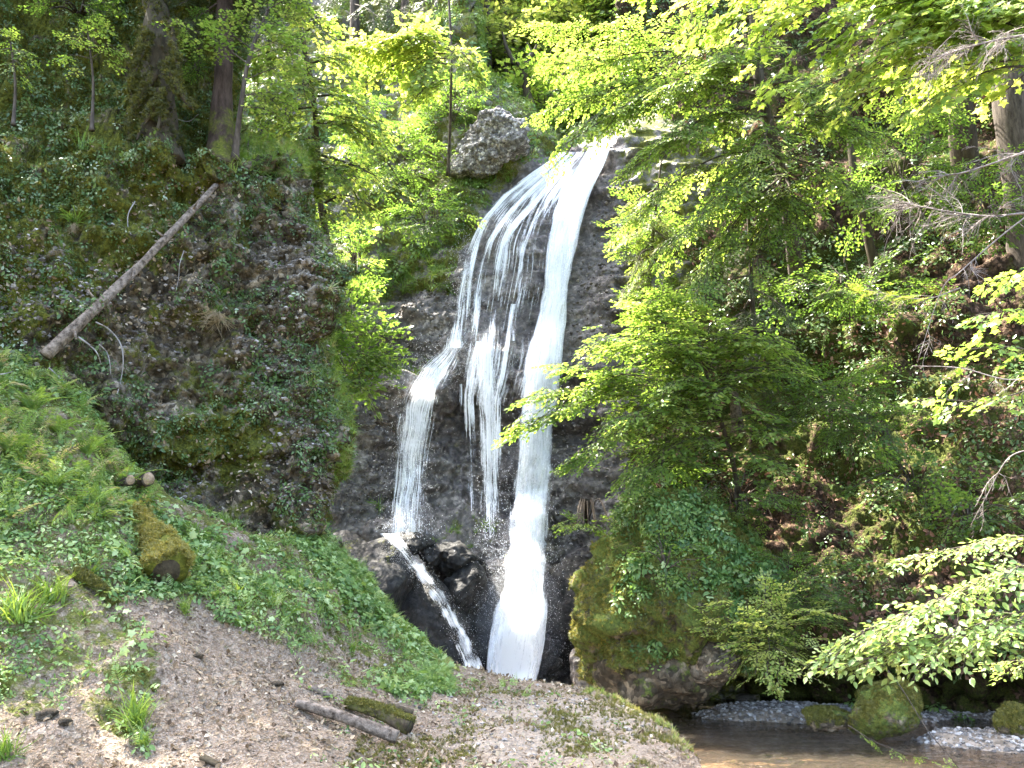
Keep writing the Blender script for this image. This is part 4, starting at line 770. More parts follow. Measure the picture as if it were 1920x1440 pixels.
# right hillside
def m_rh(px, py, n, c): return (px > 1160) * (px < 2100) * (py > -60) * (py < 1260) * np.clip(fbm(c * .7, 3, 161) + .35, .04, 1)
mb = MB(); p, nn = scatter('right', 12000, m_rh); strew(mb, HERB, p, nn * .6 + UPV + jit(len(p), .25), .1, .34, .42, .2, 2.); cover('hillside_plants', 'leafy undergrowth on the dark right hillside', 'shade_herb', mb)
mb = MB(); p, nn = scatter('right', 16000, lambda px, py, n, c: (px > 1160) * (px < 2100) * (py > 100) * (py < 1260) * np.clip(fbm(c * .45, 3, 171) + .25 + .8 * gau((px - 1480) / 160, (py - 960) / 90) + .6 * gau((px - 1800) / 140, (py - 780) / 120), .02, 1)); strew(mb, DEAD, p + nn * .03, nn + jit(len(p), .4), .07, .15, .5, .22); cover('fallen_leaves', 'red brown beech leaves on the right hillside', 'redleaf', mb)
mk = [k for k in BV if k.startswith('mossy_rock')][0]
mb = MB(); p, nn = scatter(mk, 4500, lambda px, py, n, c: (n[:, 2] > -.1) * (.06 + sst(px, 1120, 1185)) * np.clip(1.8 * fbm(c * 1.4, 3, 181) - .1 + .5 * gau((px - 1250) / 80, (py - 1060) / 60), .02, 1)); strew(mb, HERB, p, nn + UPV * .5 + jit(len(p), .3), .08, .28, .5, .24, 2.2); cover('rock_plants', 'leafy plants on the huge mossy rock', 'herb', mb)
mb = MB(); p, nn = scatter(mk, 26000, lambda px, py, n, c: np.clip(n[:, 2] + .6, .1, 1) * np.clip(fbm(c * 1.2, 3, 183) + .7, .1, 1)); strew(mb, SHORT, p, nn + jit(len(p), .3), .03, .09, .68, .25); cover('rock_moss', 'tufted moss on the huge mossy rock', 'fluff', mb)
# ------------------------------------------------------------------ ferns and grass tufts
def fern(label, base, n, L, tint=.42, group='ferns on the left slope'):
    mb = MB(); a0 = rng.random() * 6.28
    for i in range(n):
        a = a0 + i * 6.283 / n + rng.normal(0, .2); o = np.array([math.cos(a), math.sin(a), 0]); l = L * rng.uniform(.75, 1.1); el = rng.uniform(.9, 1.35)
        ax = lambda u: np.asarray(base) + o * l * (.35 * u + .55 * u * u) + UPV * l * (el * u - .62 * u * u)
        u = np.linspace(.14, 1, 40); A = np.array([ax(x) for x in u]); T = norm(np.gradient(A, axis=0)); S = norm(np.cross(T, UPV)); w = l * .21 * np.sin(np.pi * np.clip(u, 0, 1) ** .75) ** .8 * (1.02 - u * .75) + .008
        mb.add(*tube(np.array([ax(x) for x in np.linspace(0, 1, 10)]), np.linspace(.006, .002, 10), 4, caps=False), .8)
        for sd in (-1, 1): place(mb, (LEAF['diamond'][0] * np.array([.17, 1, 1]), LEAF['diamond'][1]), A, S * sd + T * .35 + jit(40, .06), np.cross(S, T) + jit(40, .15), w, tint + rng.normal(0, .08, 40))
    o = mb.build('fern', M['grass'], None, smooth=False, origin=base); return tag(o, label, 'fern', group)
for px, py, n, L, lab in ((232, 925, 7, .75, 'tallest fern with long fronds, in front of the pale log end'), (165, 860, 7, .7, 'fern higher up the slope under the bleached bare branch'), (60, 780, 8, .7, 'bright fern near the left edge at the top of the slope'), (110, 820, 7, .6, 'fern between the bright edge fern and the bleached branch'), (20, 860, 8, .7, 'fern at the left edge in the middle of the slope'), (100, 920, 7, .55, 'small fern in the green left of the tallest fern'), (180, 960, 6, .5, 'small fern above the thin mossy root')):
    fern(lab, on(px, py, 0., ('ground',)), n + 1, L * .72)
fern('small fern on the left cliff among the plants right of the trunk', hit(415, 560, ('left',))[0], 5, .4, .45, None)
def tuft(label, base, s, mat, tm, k=2, group=None, tint=.55, up=UPV):
    mb = MB(); strew(mb, tm, np.asarray(base) + jit(k, .07 * s), np.tile(up, (k, 1)) + jit(k, .15), s * .8, s * 1.1, tint, .1); return tag(mb.build('grass_tuft', M[mat], None, smooth=False, origin=base), label, 'grass tuft', group)
tuft('blue green grass tuft on the ledge high on the left cliff', hit(158, 285, ('left',))[0], .42, 'grass', TUFT, 4, 'grass tufts on the left cliff', .35)
tuft('grass tuft with dry straw below it, left of the fallen trunk on the cliff', hit(138, 420, ('left',))[0], .3, 'grass', HANG, 4, 'grass tufts on the left cliff', .4); 
tuft('beard of dry straw hanging under the grass left of the fallen trunk', hit(138, 425, ('left',), .06)[0], .26, 'straw', STRAW, 7, None, .4)
tuft('grass tuft in the middle of the left cliff above hanging straw', hit(405, 590, ('left',))[0], .3, 'grass', HANG, 3, 'grass tufts on the left cliff', .5)
tuft('long dry straw hanging in the middle of the left cliff', hit(405, 590, ('left',), .08)[0], .45, 'straw', STRAW, 8, None, .4)
tuft('bright grass tuft at the lower left on the edge of the litter', on(255, 1360, 0, ('ground',)), .3, 'grass', TUFT, 6, 'grass tufts on the path', .6)
tuft('small bright grass tuft below the larger one at the lower left', on(270, 1400, 0, ('ground',)), .2, 'grass', TUFT, 4, 'grass tufts on the path', .6)
tuft('broad leaved grass clump at the left edge beside the thin mossy root', on(35, 1160, 0, ('ground',)), .42, 'grass', [T_tuft(34, 1., .8, .02)], 4, 'grass tufts on the path', .6)
tuft('grass clump right of the left edge clump, above the bare soil', on(105, 1130, 0, ('ground',)), .38, 'grass', [T_tuft(30, 1., .8, .02)], 3, 'grass tufts on the path', .6)
tuft('grass tuft just below the cut end of the thick mossy log', on(345, 1150, 0, ('ground',)), .2, 'grass', TUFT, 4, 'grass tufts on the path', .6)
tuft('tuft of green at the bottom left corner', on(10, 1420, 0, ('ground',)), .3, 'grass', [T_tuft(30, 1., .8, .02)], 4, 'grass tufts on the path', .45)
mb = MB(); p, nn = scatter('ground', 2600, lambda px, py, n, c: 1. * inpoly(px, py, [(-300, 500), (60, 660), (120, 720), (190, 820), (240, 900), (280, 960), (160, 1000), (-300, 960)]) * np.clip(fbm(c * 1.4, 2, 211) + .6, .1, 1)); strew(mb, FROND, p + UPV * .03, UPV + nn * .4 + jit(len(p), .4), .22, .58, .75, .2); cover('fern_thicket', 'feathery mass of small fern fronds at the top of the left slope', 'grass', mb)
# ------------------------------------------------------------------ trees on the left cliff
o = thing('spruce', P(415, 320, 12.9), 'straight red brown spruce trunk on the edge of the left cliff', 'tree')
mb = MB(); c = curve([P(415, 325, 12.7), P(416, 200, 12.9), P(420, 60, 13.), P(424, -300, 13.2), P(428, -1500, 14.)], 50); mb.add(*tube(c, np.linspace(.2, .1, 50) * (1 + .7 * np.exp(-np.arange(50) / 3.)), 14, .14, True, 4), np.where(np.repeat(np.arange(50), 14) < 12, .42, .08)); mb.build('trunk', M['redbark'], o)
lm, wm = MB(), MB()
for i in range(120):  # unseen crown above the view, extended to shade the upper left wall
    z = rng.uniform(11.3, 20); k = (z - CAMZ) / 6.; a = rng.uniform(0, 6.28); b = np.interp(z, c[:, 2], np.arange(50)); q = c[int(b)]; L = rng.uniform(1.2, 3.) * (1.15 - z / 30)
    bough(lm, wm, 'spruce', q, q + np.array([math.cos(a) * L, math.sin(a) * L, -.25 * L]), 7, .75, .5, .02, .05)
for (x1, y1, d1) in ((345, 60, 12.6), (300, 15, 12.5), (470, 70, 12.6), (500, 20, 12.5), (380, -20, 12.3)): bough(lm, wm, 'spruce', P(418, y1 - 60, 13), P(x1, y1, d1), 6, .5, .5, .02, .05)
wm.build('limbs', M['redbark'], o); lm.build('needles', M['needle'], o, smooth=False)
o = thing('mossy_tree', P(300, 235, 12.2), 'old mossy trunk with roots spreading over the dark upper left wall', 'tree')
mb = MB(); c = curve([P(302, 310, 12.3), P(300, 235, 12.35), P(296, 150, 12.35), P(292, 40, 12.4), P(288, -140, 12.9), P(270, -900, 13.5)], 40); mb.add(*tube(c, np.linspace(.22, .15, 40) * (1 + .5 * np.exp(-np.arange(40) / 4.)), 18, .3, True, 8), .1); coat(mb.build('trunk', M['mossbark'], o), 7000, .05, -.9, o, tint=.2)
lm, wm = MB(), MB()
for i in range(22):  # unseen crown, added to keep direct sun off the foreground
    a = i * 2.4; z = 12.2 + 6.5 * i / 22; q = c[int(np.interp(z, c[:, 2], np.arange(40)))]; bough(lm, wm, 'beech_far', q, q + np.array([math.cos(a) * 3.6 - .8, math.sin(a) * 3., .3]), 24, 1.2, .5, .03)
wm.build('limbs', M['mossbark'], o); lm.build('foliage', M['beech'], o, smooth=False)
mb = MB()
for pts in (((290, 140), (262, 190), (240, 235), (247, 260)), ((300, 170), (300, 220), (290, 262)), ((315, 120), (335, 170), (352, 195), (365, 205)), ((280, 60), (255, 130), (246, 190)), ((320, 40), (330, 110), (334, 150)), ((300, 190), (268, 235), (256, 262))):
    q = np.array([P(a, b, 11.95) for a, b in pts]); mb.add(*tube(curve(q, 16), np.linspace(.06, .02, 16), 8, .5, False, 5), .05)
coat(mb.build('roots', M['mossbark'], o), 2500, .06, -.9, o, 'root_moss', tint=.35)
for (base, top, lab, bs, n) in (((172, 245, 11.9), (165, 60, 11.7), 'thin maple sapling with bright leaves left of the rooted mossy trunk', [(165, 95, 120, 62, 9), (168, 75, 165, 40, 7), (168, 90, 215, 85, 10), (170, 110, 112, 105, 8), (170, 110, 228, 95, 8), (168, 80, 190, 55, 8)], 0), ((25, 235, 11.6), (20, 80, 11.4), 'maple sapling with few leaves at the upper left edge', [(20, 90, -20, 100, 8), (20, 95, 55, 100, 10), (22, 110, 45, 130, 6), (20, 90, 15, 60, 6)], 0)):
    woody('maple_sapling', lab, 'sapling', 'maple_small', [(*base,), ((base[0] + top[0]) / 2 + 6, (base[1] + top[1]) / 2, base[2]), (*top,)], [(a, b, base[2] - .15, c_, d_, base[2] - .3, max(4, int(e_ * .65))) for a, b, c_, d_, e_ in bs], .3, .7, r=(.025, .01), group='saplings on the left cliff', r0=.008)
woody('maple_sapling', 'leaning young maple with bright leaves at the corner of the left cliff', 'sapling', 'maple_small', [(440, 300, 12.6), (450, 210, 12.4), (470, 100, 12.3), (520, -20, 12.4)], [(468, 105, 12.3, 545, 70, 12.2, 14), (470, 90, 12.3, 400, 50, 12.2, 12), (465, 120, 12.3, 335, 45, 12.1, 14), (480, 70, 12.3, 555, 20, 12.4, 14), (455, 180, 12.4, 535, 175, 12.5, 12), (460, 150, 12.4, 560, 120, 12.6, 14), (490, 50, 12.3, 450, 20, 12.2, 10), (500, 20, 12.3, 560, -10, 12.2, 10), (455, 200, 12.5, 520, 215, 12.6, 8)], .42, .72, r=(.05, .02), group='saplings on the left cliff', r0=.012)
for c_, rad, n, lab, t in (((150, 12, 12.6), (70, 22, .4), 18, 'dim bush at the top edge above the thin maple sapling', .35), ((372, 90, 12.9), (26, 60, .3), 12, 'dark leafy bush between the rooted mossy trunk and the spruce trunk', .35)):
    bush('bush', lab, 'bush', 'beech_far', hit(c_[0], c_[1] + rad[1], ('left',))[0], c_, rad, n, .4, t, 'beech', group='bushes on the dark upper left wall')
# ------------------------------------------------------------------ behind: leafy crowns left of the waterfall
woody('maple', 'maple with a large leafy crown hanging past the left cliff corner', 'tree', 'maple_small', [(640, 560, 19.), (600, 380, 18.), (590, 200, 17.), (560, 20, 17.), (540, -200, 17.)], [(590, 210, 17, 720, 245, 16.5, 22), (595, 230, 17, 700, 270, 16.3, 16), (590, 180, 17, 680, 190, 16.5, 20), (588, 160, 17, 500, 190, 16., 18), (590, 200, 17, 490, 235, 16., 14), (600, 290, 17.2, 735, 345, 16.5, 11), (600, 310, 17.2, 680, 385, 16.6, 8), (600, 300, 17.2, 640, 330, 16.2, 14), (580, 120, 17, 640, 110, 16.5, 18), (570, 100, 17, 470, 110, 16.2, 14), (585, 150, 17, 560, 170, 16., 16), (600, 260, 17, 560, 270, 16.3, 12), (610, 380, 17.6, 700, 385, 17, 8), (610, 400, 17.6, 610, 400, 16.9, 8), (575, 60, 17, 610, 40, 16.5, 12), (600, 330, 18, 450, 600, 21.5, 30), (600, 330, 18, 500, 480, 22, 30), (600, 300, 18, 420, 430, 22, 26)], .8, .78, r=(.07, .04))  # last three limbs: added unseen behind the cliff to shade the tall slab
woody('maple', 'sunlit maple crown arching over the grey cliff left of the fall', 'tree', 'maple_small', [(840, 330, 24.5), (845, 200, 23.5), (845, 60, 23), (830, -150, 23)], [(835, 90, 22.8, 890, 130, 22, 18), (835, 90, 22.8, 720, 80, 22, 26), (835, 80, 22.8, 640, 90, 22, 30), (830, 70, 22.8, 780, 70, 22, 20), (835, 110, 22.8, 800, 125, 22, 16), (838, 120, 23, 700, 140, 22.3, 20), (840, 150, 23, 770, 170, 22.5, 14), (835, 100, 22.8, 620, 120, 22.3, 18)], 1.1, .85, r=(.045, .03))
for c_, rad, n, lab, t in (((665, 655, 18.2), (62, 45, .8), 70, 'green bush hanging behind the left cliff corner, beside the upper brown rock band', .5), ((640, 590, 18.6), (45, 30, .7), 36, 'smaller green bush above the one beside the brown rock band', .45), ((660, 705, 18.2), (50, 20, .6), 30, 'low leafy bush under the brown rock band next to the grassy ledge', .5), ((655, 480, 20), (28, 40, .7), 18, 'dark bush against the cliff between the two bushy maples', .35), ((800, 410, 23), (60, 45, .8), 40, 'grey green bush on the slope left of the upper veil', .35), ((750, 300, 24.5), (70, 60, .9), 60, 'dull green bush on the cliff left of the grey block', .35), ((840, 190, 25.5), (60, 40, .9), 50, 'leafy bush on the cliff above the grey block', .4), ((690, 230, 25.5), (70, 50, .9), 50, 'dusky bush high on the back cliff behind the hanging maple', .35)):
    bush('bush', lab, 'bush', 'maple_small' if c_[1] > 560 else 'beech_far', hit(c_[0] + 10, c_[1] + rad[1], ('wall',))[0], c_, rad, n, .75, t, 'beech' if c_[1] > 560 else 'beech', group='bushes on the cliff left of the waterfall')
woody('dead_tree', 'small dark leafless tree with a forked top above the grey block', 'tree', 'beech', [(994, 200, 28), (985, 160, 28), (980, 128, 28)], [], .5, .4, bark='mossbark', r=(.17, .12), trunk_rough=.25)
dt = bpy.data.objects['dead_tree']; mb = MB()
for pts in (((980, 130), (972, 120), (960, 116)), ((980, 130), (990, 115), (996, 100), (988, 80)), ((990, 112), (1000, 98), (1006, 84)), ((965, 118), (950, 90), (942, 60))): mb.add(*tube(curve([P(a, b, 28) for a, b in pts], 10), np.linspace(.11, .03, 10), 6, .2, False))
mb.build('limbs', M['mossbark'], dt)
for x, w_, lab in ((879, .16, 'leftmost of the slim forest trunks above the waterfall'), (897, .28, 'thickest of the slim grey forest trunks above the waterfall'), (913, .2, 'grey trunk just right of the thickest one above the waterfall'), (946, .1, 'thin trunk between the slim grey trunks and the dead forked tree'), (1062, .16, 'thin trunk right of the dead forked tree, among bright leaves')):
    woody('forest_tree', lab, 'tree', 'spruce', [(x + 4, 190, 33), (x + 2, 80, 33.3), (x, -150, 34), (x, -700, 36)], [(x, -160 - 40 * i, 34, x + 90 * math.cos(i * 2.4), -150 - 40 * i, 33 + math.sin(i * 2.4) * 2, 6) for i in range(3)], 1.2, .45, bark='bark', leaf='needle', r=(w_, w_ * .6), group='forest trunks above the waterfall')
for x, y, lab in ((820, 60, 'dark conifer above the sunlit maple left of the slim trunks'), (760, 20, 'dark conifer at the top edge above the sunlit maple'), (665, 10, 'drooping conifer at the top edge over the bluish cliff')):
    woody('conifer', lab, 'tree', 'spruce', [(x, y + 120, 29), (x, y, 29.2), (x, -400, 30)], [(x, y - 80 + 26 * i, 29, x + 60 * math.cos(i * 2.2 + x), y - 55 + 26 * i, 28.3 + math.sin(i * 2.2 + x), 6) for i in range(4)] , 1.3, .45, bark='bark', leaf='needle', r=(.22, .12), group='conifers on the back cliff')
for i, (x, y, d, sx, sy, n, t, lab) in enumerate(((960, 60, 36, 90, 90, 300, .95, 'pale yellow green tree far behind the slim trunks'), (1090, 90, 35, 90, 90, 300, .92, 'bright far tree behind the thin trunk on the plateau'), (1010, -50, 38, 130, 80, 260, .92, 'far bright tree at the top edge above the dead forked tree'), (860, -20, 37, 80, 90, 200, .6, 'far tree at the top edge behind the leftmost slim trunk'), (1180, 30, 34, 90, 100, 240, .7, 'far leafy tree behind the right hand maple crown'), (1020, 215, 30.5, 70, 28, 90, .5, 'low green thicket on the plateau right of the dead forked tree'), (935, 130, 35, 45, 50, 130, .95, 'bright yellow green tree seen between the slim trunks'), (1110, 190, 33, 60, 45, 130, .9, 'sunlit thicket behind the lip of the waterfall'))):
    bush('far_tree', lab, 'tree', 'far', P(x, y + sy * 1.6, d), (x, y, d), (sx, sy, 2.5), n, 1.6, t, 'maple', group='far trees behind the waterfall')
# ------------------------------------------------------------------ right side
woody('beech', 'beech with bright layered sprays reaching from the right hillside over the lip of the fall', 'tree', 'beech_far', [(1500, 560, 20.3), (1470, 350, 19), (1420, 120, 18.5), (1400, -300, 18.5)], [
    (1440, 180, 18.5, 1060, 270, 17.5, 34), (1430, 150, 18.5, 1040, 200, 18, 34), (1425, 110, 18.5, 1050, 120, 18, 34), (1420, 80, 18.5, 1020, 50, 18, 30), (1440, 200, 18.5, 1190, 300, 17.3, 26), (1455, 280, 18.7, 1190, 400, 17.5, 26), (1460, 300, 18.8, 1240, 470, 17.5, 26), (1465, 330, 18.9, 1320, 520, 17.5, 22), (1450, 220, 18.6, 1250, 260, 17, 26), (1460, 290, 18.8, 1330, 380, 17, 24), (1465, 320, 18.9, 1500, 430, 17.5, 20), (1460, 290, 18.7, 1620, 370, 17, 22), (1450, 220, 18.6, 1640, 250, 17, 24), (1450, 220, 18.6, 1420, 300, 16.6, 22), (1440, 160, 18.5, 1560, 180, 17, 24), (1430, 120, 18.5, 1250, 170, 17, 26), (1425, 100, 18.5, 1350, 110, 17, 24), (1470, 360, 19, 1290, 560, 18, 20), (1470, 340, 19, 1420, 470, 17.8, 18)] + [(1408, -130, 18.5, x_, y_, d_, 34) for x_, y_, d_ in ((1120, -60, 20), (1200, -160, 21), (1300, -80, 16.5), (1120, -240, 18.5), (1350, -200, 21.5), (1480, -120, 17), (1560, -220, 20), (1250, -300, 19.5), (1640, -90, 18.5), (1400, -60, 21))], 1.0, .72, leaf='beech', r=(.16, .1), r0=.03)  # second list: unseen limbs above the view, added to shade the right hillside
woody('maple', 'maple with pale sunlit broad leaves filling the upper right', 'tree', 'maple', [(2060, 520, 14.5), (2030, 260, 14.2), (2000, 0, 14), (1990, -300, 14)], [
    (1990, 50, 14, 1380, 40, 12.8, 26), (1990, 70, 14, 1440, 130, 12.6, 26), (1990, 90, 14, 1500, 170, 12.6, 22), (1990, 10, 14, 1300, -10, 13, 26), (1990, -30, 14, 1200, -20, 14, 28), (1990, 10, 14, 1280, 60, 14, 26), (1990, 110, 14.2, 1570, 190, 12.8, 14), (1990, 130, 14.2, 1700, 210, 13, 9), (1990, 50, 14, 1600, 110, 12.6, 20), (1990, 10, 14, 1560, 30, 12.6, 20), (1990, -30, 14, 1450, -40, 12.6, 22), (1990, 30, 14, 1690, 60, 12.8, 10), (1990, 0, 14, 1850, 40, 13, 9), (1990, -70, 14, 1650, -40, 13, 14), (1990, 60, 14, 1850, 90, 12.6, 9), (1990, 20, 14, 1800, 20, 12.6, 12), (1990, -20, 14, 1880, 10, 12.6, 10)], .8, .8, per=1.4, r=(.16, .1), r0=.025)
woody('hazel', 'hazel shrub with fresh sprays reaching across the main cascade from the right', 'shrub', 'hazel', [(1390, 950, 19.2), (1370, 850, 18.6), (1330, 720, 18.2), (1300, 600, 18)], [
    (1340, 760, 18.3, 985, 745, 17, 34), (1345, 780, 18.3, 965, 800, 17, 30), (1340, 740, 18.3, 1060, 690, 17, 30), (1330, 720, 18.3, 1120, 640, 17, 30), (1320, 680, 18.2, 1200, 570, 17.2, 26), (1315, 640, 18.2, 1250, 545, 17.2, 22), (1320, 660, 18.2, 1440, 640, 17, 22), (1335, 720, 18.3, 1490, 690, 17, 24), (1350, 790, 18.4, 1080, 850, 17.2, 26), (1355, 820, 18.4, 1190, 890, 17.2, 24), (1345, 780, 18.4, 1180, 780, 16.8, 28), (1340, 740, 18.3, 1250, 720, 16.8, 26), (1335, 700, 18.2, 1240, 640, 16.8, 26), (1350, 800, 18.4, 1490, 800, 17.2, 16), (1340, 740, 18.3, 1380, 740, 17, 14), (1325, 690, 18.2, 1330, 610, 17, 18), (1370, 860, 18.7, 1480, 880, 17.4, 12)], .85, .66, leaf='beech', r=(.06, .03), r0=.018)
for c_, rad, n, lab, t, sp, sz in (((1440, 1185, 16.2), (95, 85, .7), 110, 'light green shrub drooping in front of the huge mossy rock', .97, 'hazel', .5), ((1500, 1110, 16.9), (75, 70, .7), 85, 'dark blue green bush behind the light green shrub on the mossy rock', .3, 'beech_far', .5), ((1100, 980, 18.4), (55, 8, .4), 16, 'flat leafy spray right of the main cascade above the dark wall foot', .5, 'hazel', .5), ((1250, 830, 18.8), (80, 70, .8), 60, 'dim green bush under the hazel shrub', .45, 'beech_far', .8), ((1560, 760, 17.8), (110, 60, .8), 90, 'dark leafy bush in the middle of the right hillside', .35, 'beech_far', .7), ((1650, 800, 17.5), (70, 40, .7), 40, 'low dark bush right of the leafy one on the hillside', .3, 'beech_far', .6), ((1720, 900, 16.8), (110, 40, .6), 50, 'undergrowth clump with broad leaves low on the right hillside', .45, 'maple_small', .5), ((1820, 960, 16.2), (90, 40, .6), 40, 'dim leafy clump near the right edge above the overhang', .4, 'maple_small', .5), ((1230, 640, 19.2), (50, 120, .7), 80, 'green bush along the left rim of the right hillside', .55, 'beech_far', .7), ((1215, 430, 20), (50, 90, .7), 70, 'feathery bush on the rim right of the top of the main cascade', .55, 'beech_far', .7), ((1600, 540, 19), (110, 60, .9), 60, 'shaded bush in the dark under the beech', .3, 'beech_far', .9), ((1450, 950, 17.8), (80, 30, .6), 24, 'small green clump above the brown leaf slope', .5, 'maple_small', .5), ((1745, 170, 19.), (60, 70, .8), 50, 'leafy bush in front of the mossy trunk at the upper right', .5, 'beech_far', .8), ((1690, 330, 19.), (80, 60, .8), 50, 'dim bush below the dry twigs at the upper right', .35, 'beech_far', .8), ((1860, 380, 17.5), (60, 60, .8), 40, 'dark leafy bush at the foot of the broad trunk', .35, 'beech_far', .7), ((1850, 60, 17.), (70, 60, .8), 40, 'leafy bush at the upper right corner behind the dry twigs', .5, 'beech_far', .8), ((1380, 930, 17.6), (110, 30, .6), 40, 'leafy fringe along the top of the huge mossy rock', .5, 'beech_far', .55), ((1250, 1040, 16.7), (60, 40, .5), 40, 'broad leaved plants on the shoulder of the huge mossy rock', .55, 'maple_small', .4)):
    bush('bush', lab, 'bush', sp, hit(c_[0], c_[1] + rad[1] * .7)[0], c_, rad, n, sz, t, 'beech', group='bushes on the right hillside')
woody('spruce', 'shaded young spruce behind the hazel shrub', 'tree', 'spruce', [(1420, 720, 19.5), (1410, 550, 19), (1400, 330, 19)], [(1405, 420 + 24 * i, 19, 1405 + 95 * math.cos(i * 2.4) * (.5 + i / 14), 455 + 25 * i, 18.4 + .8 * math.sin(i * 2.4), 8) for i in range(13)], .8, .5, leaf='needle', r=(.07, .03))
woody('yew', 'feathery young conifer hanging on the rim right of the main cascade', 'tree', 'spruce', [(1215, 560, 20), (1225, 430, 19.4), (1240, 300, 19.2)], [(1225, 340 + 18 * i, 19.2, 1215 + 55 * math.cos(i * 2.4), 370 + 20 * i, 18.8 + .5 * math.sin(i * 2.4), 8) for i in range(10)], .6, .5, leaf='yew', r=(.05, .02))
woody('mossy_tree', 'mossy trunk on the upper right hillside, left of the broad grey brown trunk', 'tree', 'beech', [(1816, 372, 22.0), (1806, 260, 21.4), (1800, 160, 21.4), (1790, -200, 22)], [(1792, -60 - 20 * i, 19.8, 1792 + 330 * math.cos(i * 1.3), -40 - 20 * i, 19 + 2.5 * math.sin(i * 1.3), 18) for i in range(9)], 1., .45, bark='mossbark', leaf='beech', r=(.36, .26))  # crown lies above the view, filled out to shade the hillside
woody('grey_tree', 'broad grey brown trunk at the right edge', 'tree', 'beech', [(1935, 520, 20.6), (1912, 300, 19.8), (1888, 100, 19.8), (1870, -300, 20.5)], [(1872, -100 - 20 * i, 16.6, 1872 + 420 * math.cos(i * 1.3), -90 - 25 * i, 16 + 2.6 * math.sin(i * 1.3), 20) for i in range(10)], 1.1, .45, bark='bark', leaf='beech', r=(.46, .34))  # unseen boughs overhead, put in for shade on the hillside
woody('mossy_tree', 'thin mossy leaning trunk in the dark right of the beech', 'tree', 'beech', [(1645, 530, 20), (1625, 430, 19.8), (1600, 320, 19.8), (1580, 100, 20)], [], 1., .4, bark='mossbark', r=(.12, .07))
woody('broken_trunk', 'short pale broken trunk behind the hazel shrub', 'stump', 'beech', [(1385, 810, 18.7), (1380, 770, 18.6), (1376, 735, 18.6)], [], 1., .4, bark='deadwood', r=(.13, .1))
def dead_branches(label, pts, d, n, s, group, mat='greytwig', r=.02, needles=0.):
    q = np.array([P(a, b, dd) for (a, b), dd in zip(pts, d)]); c = curve(q, 20); o = thing('dry_branch', q[0], label, 'branch', group)
    mb = MB(); mb.add(*tube(c, np.linspace(r, r * .3, 20), 6, .1)); mb.build('stem', M[mat], o); mb = MB(); k = rng.integers(3, 19, n); ax = norm(np.gradient(c, axis=0))[k]; p = c[k]
    dr = norm(ax * .6 + jit(n, .55) + np.array([0, 0, -.25]))
    for i in range(4):
        m = np.arange(n) % 4 == i
        if m.any(): place(mb, BARE[i], p[m], dr[m], UPV + jit(m.sum(), .5), s * rng.uniform(.6, 1.2, m.sum()), 0.)
    mb.build('twigs', M[mat], o)
    if needles:
        lm = MB(); sprays(lm, None, 'spruce', c[rng.integers(4, 20, int(needles))], norm(ax[rng.integers(0, n, int(needles))] + jit(int(needles), .4)), s * .7, .7); lm.build('needles', M['yew'], o, smooth=False)
    return o
G_ = 'dry branches at the right edge'
dead_branches('dense tangle of dry grey twigs at the upper right', [(1960, 60), (1870, 75), (1780, 100), (1730, 130)], [11, 11, 11.2, 11.4], 44, .6, G_)
dead_branches('dry spruce branch crossing in front of the grey trunk at the right edge', [(1960, 270), (1880, 300), (1800, 325), (1740, 332)], [11.5, 11.6, 11.8, 12], 18, .6, G_)
dead_branches('dry drooping grey branch with fine twigs below the mossy green trunk', [(1920, 400), (1850, 405), (1770, 395), (1680, 378)], [13, 13.2, 13.5, 14], 34, .8, G_)
dead_branches('long thin dry branch slanting down from the right edge', [(1960, 380), (1880, 440), (1800, 510), (1765, 545), (1720, 680)], [12, 12.1, 12.2, 12.3, 12.5], 8, .5, G_, r=.014)
dead_branches('conifer branch tip with yellow green needles in the middle of the dark right hillside', [(1800, 540), (1740, 560), (1680, 555), (1615, 540)], [14, 14, 14, 14], 8, .4, None, r=.012, needles=16)
dead_branches('bare twig reaching in from the right edge below the yellow needles', [(1960, 700), (1890, 712), (1800, 690), (1710, 686)], [10, 10, 10.2, 10.4], 4, .4, G_, r=.01)
dead_branches('bare twig slanting low on the right above the overhanging leafy branch', [(1940, 840), (1890, 860), (1850, 930), (1820, 985)], [9, 9, 9.2, 9.4], 4, .35, G_, r=.008)
def near_branch(label, kind, pts, d, n, size, tint, mat, group=None, r=.008, spread=.8):
    q = np.array([P(a, b, dd) for (a, b), dd in zip(pts, d)]); o = thing('leafy_branch', q[0], label, 'branch', group); lm, wm = MB(), MB(); c = curve(q, 24); wm.add(*tube(c, np.linspace(r, r * .3, 24), 6))
    t = np.linspace(.15, 1, n) ; i = np.clip((t * 23).astype(int), 0, 22); ax = norm(c[i + 1] - c[i]); sd = np.where(np.arange(n) % 2 == 0, 1., -1.)[:, None]; k = (t ** 3)[:, None]
    dr = norm(ax * (.6 + k) + norm(np.cross(ax, UPV)) * sd * spread * (1 - .7 * k) + np.array([0, 0, -.12]) + jit(n, .15)); sprays(lm, wm, kind, c[i], dr, size * rng.uniform(.7, 1.15, n), tint + rng.normal(0, .1, n), .32)
    wm.build('stem', M['bark'], o); lm.build('leaves', M[mat], o, smooth=False); return o
G_ = 'maple branches reaching in at the right edge'
near_branch('broad maple leaves at the right edge above the yellow needles', 'maple', [(1990, 520), (1940, 510), (1880, 525)], [6.5, 6.5, 6.5], 5, .28, .6, 'maple', G_)
near_branch('maple branch with drooping leaves at the right edge, second from the top', 'maple', [(2000, 600), (1930, 580), (1830, 590)], [6.5, 6.5, 6.4], 7, .3, .6, 'maple', G_)
near_branch('long maple branch with spaced leaves in the middle of the right edge', 'maple', [(2000, 690), (1940, 660), (1880, 650), (1815, 655)], [6.4, 6.4, 6.4, 6.4], 7, .28, .55, 'maple', G_)
